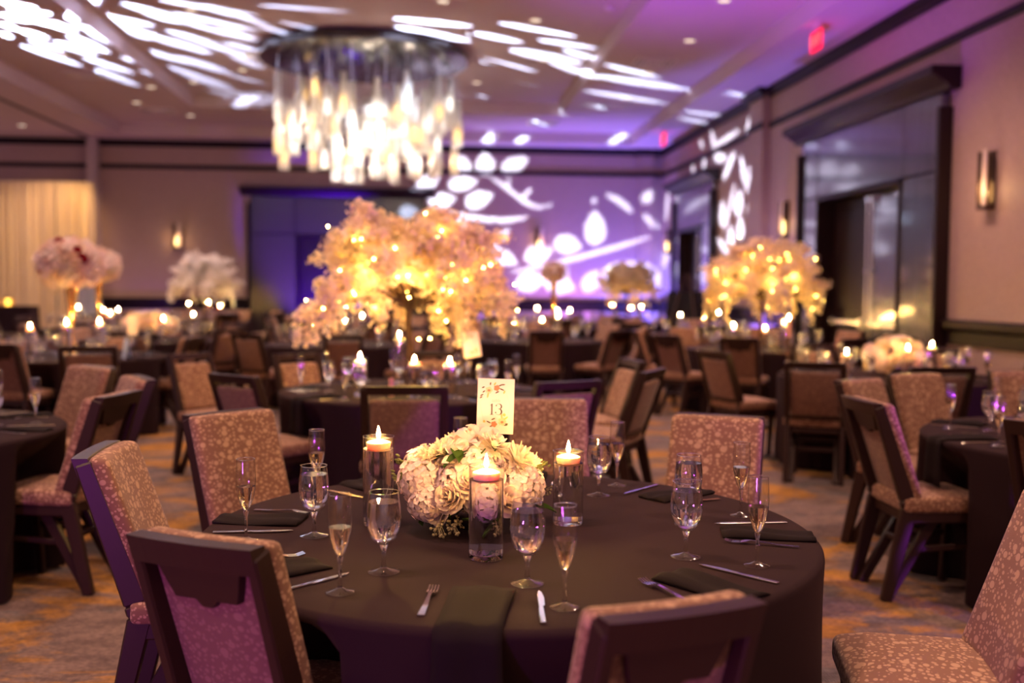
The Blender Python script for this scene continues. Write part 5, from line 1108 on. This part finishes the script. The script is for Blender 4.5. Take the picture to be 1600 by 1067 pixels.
for a in (45, 90, 135):
    x, y = pol('T4', a, 1.14)
    if clear(x, y): chair(x, y, a+180, lab('banquet chair at the %s of the table with tall pink rose ball' % octant('T4', a)), 'A', 1.0, far=True)
mchair('T7', 3.40, 10.72, 60, 'chair back with scalloped handle, near side of smaller lit tree table', 'B', 1.0)
for k in ('T7', 'T8', 'T10', 'T11', 'T12', 'T13', 'T14', 'T15', 'T16', 'T9', 'T17'):
    x0, y0, off, kind, nm = T[k]
    for j, a in enumerate(seats(k)):
        if k == 'T7' and j in (0,): continue
        x, y = pol(k, a+rnd.uniform(-4, 4), 1.15+rnd.uniform(0, .06))
        if x > 5.25 or not clear(x, y): continue
        chair(x, y, a+180+rnd.uniform(-10, 10), lab('banquet chair at the %s of the %s' % (octant(k, a), nm)), kind, 1.0, far=True)

# the tables themselves, their cloths pressed in where a chair is tucked under
for i, (k, v) in enumerate(T.items()):
    lb = {'T1': 'round table under black cloth with the number 13 card and bouquet', 'T5': 'round table under black cloth cut off by the left photo edge',
          'T6': 'round table under black cloth cut off by the right photo edge'}.get(k, 'round black-clothed '+v[4])
    table(v[0], v[1], lab(lb), i)

# settings
N13 = 'the number 13 table'
for a in (-98, -53, -8, 37, 82, 127, 172, -143):
    o = octant('T1', a)
    if a not in (127, 82): x, y = pol('T1', a+(8 if a == -98 else 15), .575); glass_thing('goblet', x, y, lab('water goblet at the %s setting of %s' % (o, N13)))
    if a != 127 or True: x, y = pol('T1', a+(13 if a == -98 else 17), .765); glass_thing('flute', x, y, lab('champagne flute at the %s setting of %s' % (o, N13)))
    x, y = pol('T1', a-11, .745); cutlery('fork', x, y, a-11+180+rnd.uniform(-4, 4)+(10 if a == -98 else 0), lab('steel fork at the %s setting of %s' % (o, N13)))
    x, y = pol('T1', a+9, .755); cutlery('knife', x, y, a+9+180+rnd.uniform(-5, 5), lab('steel knife at the %s setting of %s' % (o, N13)))
    x, y = pol('T1', a-2, .765); napkin(x, y, a-2+180+rnd.uniform(-4, 4), lab('folded black napkin at the %s setting of %s' % (o, N13)), 'h' if a == -98 else rnd.randrange(3))
for k in ('T2', 'T3', 'T4', 'T5', 'T6'):
    nm = T[k][4]; near = k in ('T2', 'T5', 'T6')
    for a in seats(k):
        o = octant(k, a); x, y = pol(k, a+15, .575); glass_thing('goblet', x, y, lab('water goblet at the %s of the %s' % (o, nm)), near=near)
        x, y = pol(k, a+17, .765); glass_thing('flute', x, y, lab('champagne flute at the %s of the %s' % (o, nm)), near=near)
        x, y = pol(k, a-2, .765); napkin(x, y, a-2+180+rnd.uniform(-4, 4), lab('folded black napkin at the %s of the %s' % (o, nm)), 'h' if (k == 'T6' and o == 'near left') or (k == 'T2' and o == 'near left') else rnd.randrange(3))
        if near:
            x, y = pol(k, a-11, .745); cutlery('fork', x, y, a-11+180, lab('steel fork at the %s of the %s' % (o, nm)))
            x, y = pol(k, a+9, .755); cutlery('knife', x, y, a+9+180, lab('steel knife at the %s of the %s' % (o, nm)))
for k in ('T7', 'T8', 'T10', 'T11', 'T12', 'T13', 'T14', 'T15', 'T16', 'T9', 'T17'):
    nm = T[k][4]
    for a in seats(k):
        x, y = pol(k, a+15, .575); glass_thing('goblet', x, y, lab('water goblet at the %s of the %s' % (octant(k, a), nm)), 'water goblets on the '+nm, near=False)
        x, y = pol(k, a+17, .765); glass_thing('flute', x, y, lab('champagne flute at the %s of the %s' % (octant(k, a), nm)), 'champagne flutes on the '+nm, near=False)

# candles
def vases(k, spots, light=0, near=False, words=None):
    nm = T[k][4]
    for j, (x, y, h) in enumerate(spots):
        w = words[j]
        candle_vase(x, y, h, lab('glass cylinder vase of water, %s on the %s' % (w, nm)), lab('lit floating candle in the %s vase on the %s' % (w, nm)), near=near, light=light)
vases('T1', [(-.145, 3.06, .270), (.16, 2.66, .250), (.435, 3.04, .225)], 3.0, True, ('left', 'front', 'right'))
vases('T2', [(-.44, 6.72, .25), (-.08, 6.60, .24), (.15, 6.55, .235), (-.2, 7.46, .36)], 2.6, True, ('left', 'middle', 'right', 'rear'))
vases('T3', [(3.36, 7.80, .22), (3.90, 7.86, .25), (4.36, 8.35, .25)], 2.2, False, ('left', 'middle', 'right'))
vases('T4', [(-3.85, 10.15, .30), (-3.50, 10.13, .34), (-3.28, 10.42, .34)], 4, False, ('left', 'middle', 'right'))
for k, hs in dict(T7=(.27, .25, .30), T8=(.34, .28, .32), T10=(.25, .30, .34), T11=(.25, .28, .33), T12=(.30, .27, .34), T13=(.34, .30, .30), T14=(.36, .30, .32), T15=(.40, .40, .30), T16=(.34, .30, .3), T9=(.34, .38, .3), T17=(.3, .34, .36)).items():
    x, y, off = T[k][:3]; base = math.atan2(-y, -x)
    vr = .52 if k == 'T8' else .30
    vases(k, [(x+vr*math.cos(base+q), y+vr*math.sin(base+q), h) for q, h in zip((-1.5, .25, 1.7), hs)], 3 if k in ('T7', 'T8') else 0, False, ('left', 'middle', 'right'))

# centrepieces
SPEC = [('hydrangea', 200, 22, 1.0, 1.05), ('hydrangea', 165, 30, 1.0, .95), ('hydrangea', 215, 2, .95, .85), ('hydrangea', 330, 18, .95, .95), ('hydrangea', 20, 25, .95, .9), ('hydrangea', 100, 30, .95, 1.0), ('hydrangea', 60, 20, .95, .95), ('hydrangea', 135, 15, 1.0, .9),
        ('rose', 243, 12, 1.0, 1.0), ('rose', 262, 28, 1.0, 1.05), ('rose', 228, -4, .98, .9), ('rose', 285, 30, .98, 1.0), ('rose', 300, 8, 1.0, 1.0), ('rose', 180, 55, 1.0, .9), ('rose', 350, 50, 1.0, 1.0), ('rose', 80, 55, .98, 1.0), ('rose', 345, 2, 1.02, .8), ('rose', 30, 5, 1.0, .9), ('rose', 180, 2, .95, .9),
        ('mum', 215, 52, 1.02, 1.0), ('mum', 325, 42, 1.05, 1.15), ('mum', 305, 62, 1.05, 1.0), ('mum', 0, 30, 1.02, 1.0), ('mum', 120, 55, 1.0, 1.0), ('mum', 200, 40, 1.05, 1.0),
        ('lily', 235, 66, 1.06, 1.0), ('lily', 270, 74, 1.10, 1.1), ('lily', 320, 80, 1.12, 1.0), ('lily', 160, 75, 1.06, 1.0), ('lily', 250, 50, 1.05, 1.0), ('hydrangea', 90, 80, .80, 1.1), ('hydrangea', 270, 50, .84, .9), ('hydrangea', 280, 10, .82, .9), ('hydrangea', 245, 30, .8, .9),
        ('leaf', 246, 60, 1.12, 1.0), ('leaf', 258, 54, 1.14, .95), ('leaf', 270, 58, 1.12, .9), ('leaf', 232, 58, 1.14, .9), ('leaf', 330, 66, 1.12, .7), ('leaf', 285, 62, 1.1, .7), ('leaf', 225, -10, 1.0, 1.0), ('leaf', 240, -12, .9, 1.1), ('leaf', 256, -10, .95, 1.0), ('leaf', 205, -12, .95, 1.0), ('leaf', 290, -10, .9, 1.0), ('leaf', 340, -8, .95, 1.0), ('leaf', 10, -4, 1.0, .9), ('leaf', 150, 4, 1.0, 1.0), ('leaf', 60, -4, 1.0, 1.0),
        ('sprig', 238, -14, .85, 1.3), ('sprig', 250, -14, .85, 1.1), ('sprig', 350, 16, 1.0, 1.0), ('sprig', 268, -10, .95, 1.0), ('bud', 185, 18, 1.1, 1.0), ('bud', 172, 26, 1.1, 1.1), ('bud', 350, 26, 1.08, .9)]
bouquet(.145, 3.02, lab('low dome of cream roses, mums and blush hydrangeas by the number card'), SPEC, .178, .168, .090)
bouquet(3.95, 8.20, lab('low pink and white bouquet on the table by the right wall'), SPEC[:30], .19, .17, .09, seed=2, scale=1.12)
bouquet(-3.6, 13.55, lab('low white bouquet glowing among candles at the left'), SPEC[:26], .22, .16, .09, seed=3, scale=1.35)
blossom_tree(-.12, 7.18, lab('big golden blossom tree with fairy lights behind the number 13 table'), leds=95, seed=1, s=1.13, wide=1.16, sprays=230, light=8)
blossom_tree(4.08, 12.0, lab('smaller blossom tree with fairy lights before the right doorway'), leds=95, seed=4, s=1.2, wide=1.02, sprays=210, light=8)
blossom_tree(-4.37, 20.3, lab('white blossom tree without lights near the back wall at left'), mk='whiteblossom', leds=0, seed=6, s=1.2, sprays=170)
blossom_tree(4.2, 20.9, lab('far pink blossom tree before the projected leaves on the back wall'), leds=0, seed=8, s=1.15, sprays=170)
ball_vase(-3.58, 10.5, lab('big pink and white rose ball on a tall gold vase'), .31, .25, .72, n=130)
ball_vase(-5.3, 16.8, lab('white rose ball half hidden behind the big pink one'), .34, .27, .80, ('rose', 'rose'), n=90, seed=2, reds=0)
ball_vase(2.3, 18.2, lab('small far white rose ball before the projected leaves'), .22, .19, .85, ('rose', 'pinkrose'), n=70, seed=3, reds=3)
# tall taper candle on the pink bouquet table
t = thing('taper_candle', lab('tall pink taper candle in a dark stick, left of the pink bouquet'), 'candle', (3.18, 8.62, TZ+.0005), 0)
ob('candlestick', MB().lathe([(.0005, 0), (.05, 0), (.05, .006), (.02, .014), (.012, .03), (.010, .26), (.016, .28), (.024, .30), (.0005, .30)], 20).mesh('candlestick', M['bronze'], True, angle=50), t)
ob('wax', MB().lathe([(.0005, .30), (.019, .30), (.019, .455), (.0005, .46)], 16).mesh('wax', M['pinkwax'], True, angle=50), t)
ob('flame', CANDLE[2], t, (0, 0, .44))
t = thing('pink_taper', lab('short pink taper stub beside the candles on the big tree table'), 'candle', (-.23, 6.62, TZ+.0005), 0)
ob('wax', MB().lathe([(.0005, 0), (.016, 0), (.015, .12), (.0005, .125)], 14).mesh('wax', M['pinkwax'], True, angle=50), t)

# number cards on wire stems
def digit_strokes():
    one = MB(); one.box(-.0285, -.0225, 0, .0004, -.024, .024).box(-.033, -.018, 0, .0004, -.0262, -.024).slab([(-.0335, .0175), (-.0225, .0262), (-.0225, .022), (-.0325, .0160)], 0, .0004, 'y')
    th = MB(); vs = []
    def arc(cx, cz, r0, a0, a1, wmax, n=18):
        L_ = []; R_ = []
        for i in range(n+1):
            u = i/n; a = R(a0+(a1-a0)*u); w = .0011+wmax*max(0, math.cos(a))**1.3
            L_.append((cx+(r0+w*.5)*math.cos(a), cz+(r0+w*.5)*math.sin(a))); R_.append((cx+(r0-w*.5)*math.cos(a), cz+(r0-w*.5)*math.sin(a)))
        for i in range(n): th.slab([L_[i], L_[i+1], R_[i+1], R_[i]], 0, .0004, 'y')
    arc(.006, .0125, .0125, 160, -92, .0052); arc(.0055, -.0115, .0142, 92, -165, .0060)
    for cx, cz in ((-.0052, .0165), (-.0075, -.0150)): th.slab([(cx+.0030*math.cos(2*PI*k/12), cz+.0030*math.sin(2*PI*k/12)) for k in range(12)], 0, .0004, 'y')
    return one, th
def number_card(x, y, z, rz, label, tilt=0.0, full=True, stem_to=.85):
    t = thing('table_number_card', label, 'card', (x, y, z), rz)
    pl = ob('card', MB().box(-.0575, .0575, 0, .0012, -.086, .086).mesh('card', M['paper']), t, rot=(R(-4), R(tilt), 0))
    dk = pm('print_dark_green', (.10, .085, .05), .7) if 'pg' not in CACHE else CACHE['pg']; CACHE['pg'] = dk
    co = cached('pc', lambda: pm('print_coral', (.85, .22, .12), .7)); pe = cached('pp', lambda: pm('print_peach', (.93, .58, .36), .7)); oc = cached('po', lambda: pm('print_ochre', (.75, .48, .14), .7)); hr = cached('ph', lambda: pm('print_hairline', (.72, .56, .45), .7))
    def blob(mb, cx, cz, rx, rz_, ang=0, n=12, yy=-.0004):
        c, s = math.cos(R(ang)), math.sin(R(ang)); mb.slab([(cx+rx*math.cos(2*PI*k/n)*c-rz_*math.sin(2*PI*k/n)*s, cz+rx*math.cos(2*PI*k/n)*s+rz_*math.sin(2*PI*k/n)*c) for k in range(n)], yy, 0, 'y')
    mbs = [MB() for _ in range(4)]
    for cx, cz, r_, q, yy in ((-.022, .050, .011, 1, -.0003), (.002, .057, .0095, 0, -.0003), (-.003, -.056, .0095, 0, -.0003), (.022, -.047, .0125, 1, -.0003), (-.034, -.048, .004, 2, -.0003), (.028, -.026, .005, 2, -.0003)):
        for k in range(5): blob(mbs[q], cx+r_*.5*math.cos(1.257*k), cz+r_*.5*math.sin(1.257*k), r_*.55, r_*.5, 72*k, 10, yy-.00002*k)
    for cx, cz in ((-.022, .049), (.022, -.049)): blob(mbs[0], cx, cz, .005, .004, 0, 10, -.0006)
    for cx, cz, l, a in ((.014, .066, .008, 25), (.022, .068, .006, 5), (.018, .053, .008, -20), (.004, .044, .007, 30), (-.018, .070, .005, 80), (-.040, .058, .005, 20), (-.038, .045, .005, 40), (-.044, .034, .006, 30), (-.046, .027, .005, 35), (-.006, -.040, .007, 25), (-.020, -.050, .008, -25), (-.014, -.064, .006, 40), (.034, -.058, .006, 10), (.036, -.054, .005, 5)): blob(mbs[3], cx, cz, l, .0022, a)
    for cx, cz, l, a in ((-.025, .034, .009, 80), (-.004, .070, .006, 60), (.026, .045, .006, 70), (.034, -.036, .008, 40), (.020, -.030, .008, 95)): blob(mbs[2], cx, cz, l, .0026, a)
    for mb, mm, nm in zip(mbs, (co, pe, oc, dk), ('coral_print', 'peach_print', 'ochre_print', 'leaf_print')): ob(nm, mb.mesh(nm, mm), pl)['kind'] = 'stuff'
    hx = [(-.030, .042), (-.050, .010), (-.036, -.046), (.0, -.070), (.036, -.040), (.046, .006), (.030, .046)]
    mb = MB()
    for (x0, z0), (x1, z1) in zip(hx, hx[1:]): mb.tube([(x0, 0, z0), (x1, 0, z1)], .00035, 4)
    ob('hexagon_line', mb.mesh('hexagon_line', hr), pl)
    if full:
        one, th = digit_strokes()
        mx_ = Matrix.Translation((.006, -.0006, -.009)) @ Matrix.Diagonal((.68, 1, .68, 1)); m_ = MB().merge(one, mx_); m_.merge(th, mx_); ob('number', m_.mesh('number', M['ink']), pl)
        cu = text_mesh('table', .014, hr, .0001, .35)
        ob('lettering', cu, pl, (0, -.0006, .0175), (PI/2, 0, 0))
    mb = MB(); mb.tube([(.004, .003, -.075), (.003, .003, -.10), (0, .003, stem_to-z)], .0022, 6)
    mb.tube([(.004+.010*math.cos(2*PI*k/14), -.002, -.078+.010*math.sin(2*PI*k/14)) for k in range(15)], .0011, 5)
    ob('wire_stem', mb.mesh('wire_stem', M['bronze']), t)
number_card(.215, 3.12, 1.106, R(-4), lab('upright floral card reading 13 on a wire above the bouquet'), tilt=1.5, stem_to=.86)
number_card(.30, 6.75, 1.09, R(6), lab('pink-lit floral table card leaning under the big blossom tree'), tilt=-8, full=False, stem_to=TZ+.001)
t = thing('table_number_card', lab('small blank pinkish card standing right of the tall rose ball'), 'card', (-3.05, 10.75, 1.05), R(-10))
ob('card', MB().box(-.0575, .0575, 0, .0012, -.10, .10).mesh('card', M['paper']), t); ob('wire_stem', MB().tube([(0, .004, -.08), (0, .004, TZ-1.05)], .003, 6).mesh('wire_stem', M['bronze']), t)
t = thing('folded_menu', lab('folded menu with blue light in its colour standing near the rose ball table edge'), 'card', (-2.91, 10.05, TZ+.0005), R(-55), me=MB().slab([(-.03, 0), (-.0285, 0), (0, .178), (.0285, 0), (.03, 0), (.001, .184), (-.001, .184)], -.055, .055, 'x').mesh('menu', M['blue']))

# bar table with lanterns and the draped stand on the left; easel by the far doorway
bt = thing('bar_table', lab('tall black-clothed bar table in front of the cream drape'), 'table', (-8.1, 19.6, 0), R(5))
def cover(w0, w1, d0, d1, h, seed, n=80):
    rr = random.Random(seed); p = [rr.uniform(0, 6) for _ in range(3)]; vs = []; fs = []
    for j, (z, q, am) in enumerate(((h, 0, 0), (h-.01, .0, 0), (h*.6, .5, .012), (.01, 1, .03))):
        for i in range(n):
            a = 2*PI*i/n; c, s = math.cos(a), math.sin(a); k = 1/max(abs(c), abs(s))**.85
            w = w0+(w1-w0)*q+am*math.sin(9*a+p[0])+am*.6*math.sin(15*a+p[1]); d = d0+(d1-d0)*q+am*math.sin(9*a+p[0]); vs.append((w*c*k, d*s*k, z))
    fs.append(tuple(range(n)))
    for j in range(3):
        for i in range(n): a = j*n+i; b_ = j*n+(i+1) % n; fs.append((a, b_, b_+n, a+n))
    return MB().add(vs, fs)
ob('cloth', cover(.75, .78, .36, .40, 1.05, 2).mesh('cloth', M['cloth'], True, angle=50), bt)
for k, x in enumerate((-8.05, -7.80)):
    l_ = thing('candle_lantern', lab('glowing amber candle cube, %s of the pair on the bar table' % ('left' if k == 0 else 'right')), 'lantern', (x, 19.55, 1.0505), R(8))
    ob('frame', MB().box(-.07, .07, -.07, .07, 0, .012).box(-.07, -.058, -.07, -.058, 0, .16).box(.058, .07, -.07, -.058, 0, .16).box(-.07, -.058, .058, .07, 0, .16).box(.058, .07, .058, .07, 0, .16).box(-.07, .07, -.07, -.058, .15, .16).box(-.07, .07, .058, .07, .15, .16).mesh('frame', M['gold']), l_)
    ob('candle', MB().lathe([(.0005, .012), (.052, .012), (.052, .13), (.0005, .13)], 18).mesh('candle', cached('amb', lambda: emis('amber_candle', (1, .50, .06), 1.8)), True, angle=50), l_)
ds = thing('draped_stand', lab('grey cloth-covered stand behind the tall gold vase'), 'stand', (-6.35, 19.6, 0), R(10), me=cover(.17, .30, .17, .28, 1.45, 4).mesh('cover', M['greydrape'], True, angle=60))
es = thing('easel', lab('dark easel board standing before the far right doorway'), 'easel', (4.9, 19.0, 0), R(-35))
ob('board', MB().box(-.42, .42, -.02, .0, .55, 1.45).mesh('board', M['trimwood'], bevel=.008, seg=1), es, rot=(R(-12), 0, 0))
for x0, x1, y1 in ((-.05, -.42, -.18), (.05, .42, -.18), (0, 0, .55)): ob('leg', MB().tube([(x0, .25, 1.75), (x1, y1, 0)], .018, 8).mesh('leg', M['bronze']), es)

# ------------------------------------------------------------------ chandelier
cz = 5.02; ch = thing('chandelier', lab('large round chandelier of hanging glass tubes under a dark metal plate'), 'chandelier', (-1.0, 16.4, cz), 0)
ob('ceiling_plate', MB().lathe([(.0005, 0), (1.61, 0), (1.64, .015), (1.64, .12), (1.60, .13), (.0005, .13)], 72).mesh('ceiling_plate', M['mirror'], True, angle=40), ch)
ob('mount', MB().lathe([(.4, .13), (.4, .175)], 24).mesh('mount', M['mirror']), ch)
def pend(r0, r1, h0, h1):
    g = MB().lathe([(r0*.92, h0+h1), (r0, h0+h1-.01), (r0, h1+.03), (r1, h1-.03), (r1*1.04, .01), (r1*1.04, 0)], 18, cap=False)
    return g.mesh('glass_tube', M['pendant'], True, angle=60)
PEN = [pend(.055, .082, .34, .40), pend(.05, .075, .28, .36), pend(.06, .07, .42, .32)]
BUL = [MB().lathe([(.0005, 0), (.026, .02), (.030, .12), (.016, .22), (.0005, .24)], 10).mesh('lamp', M[k], True) for k in ('bulb_cool', 'bulb_warm')]
rr = random.Random(11); n = 0; pts = []
while n < 74 and len(pts) < 74:
    for _ in range(200):
        a = rr.uniform(0, 2*PI); q = 1.52*math.sqrt(rr.uniform(.02, 1)); p = (q*math.cos(a), q*math.sin(a))
        if all(math.hypot(p[0]-u[0], p[1]-u[1]) > .21 for u in pts): pts.append(p); break
    else: break
for i, (x, y) in enumerate(pts):
    d = math.hypot(x, y)/1.52
    low = -1.98+.22*d+1.08*rr.random()**1.25; k = rr.randrange(3)
    p = ob('pendant', PEN[k], ch, (x, y, low)); tall = (.74, .64, .74)[k]
    ob('cord', MB().tube([(0, 0, tall-.02), (0, 0, -low)], .006, 5).mesh('cord', M['chrome']), p)
    ob('lamp', BUL[0 if rr.random() < .62 else 1], p, (0, 0, rr.choice((.05, .1, .28))))
for k in range(9):
    a = 2*PI*k/9; q = .35+.8*(k % 2); lamp('chandelier_light', 'POINT', (-1.0+q*math.cos(a), 16.4+q*math.sin(a), 3.35+.3*(k % 3)), 5, (1, .82, .62), shadow_soft_size=.05)
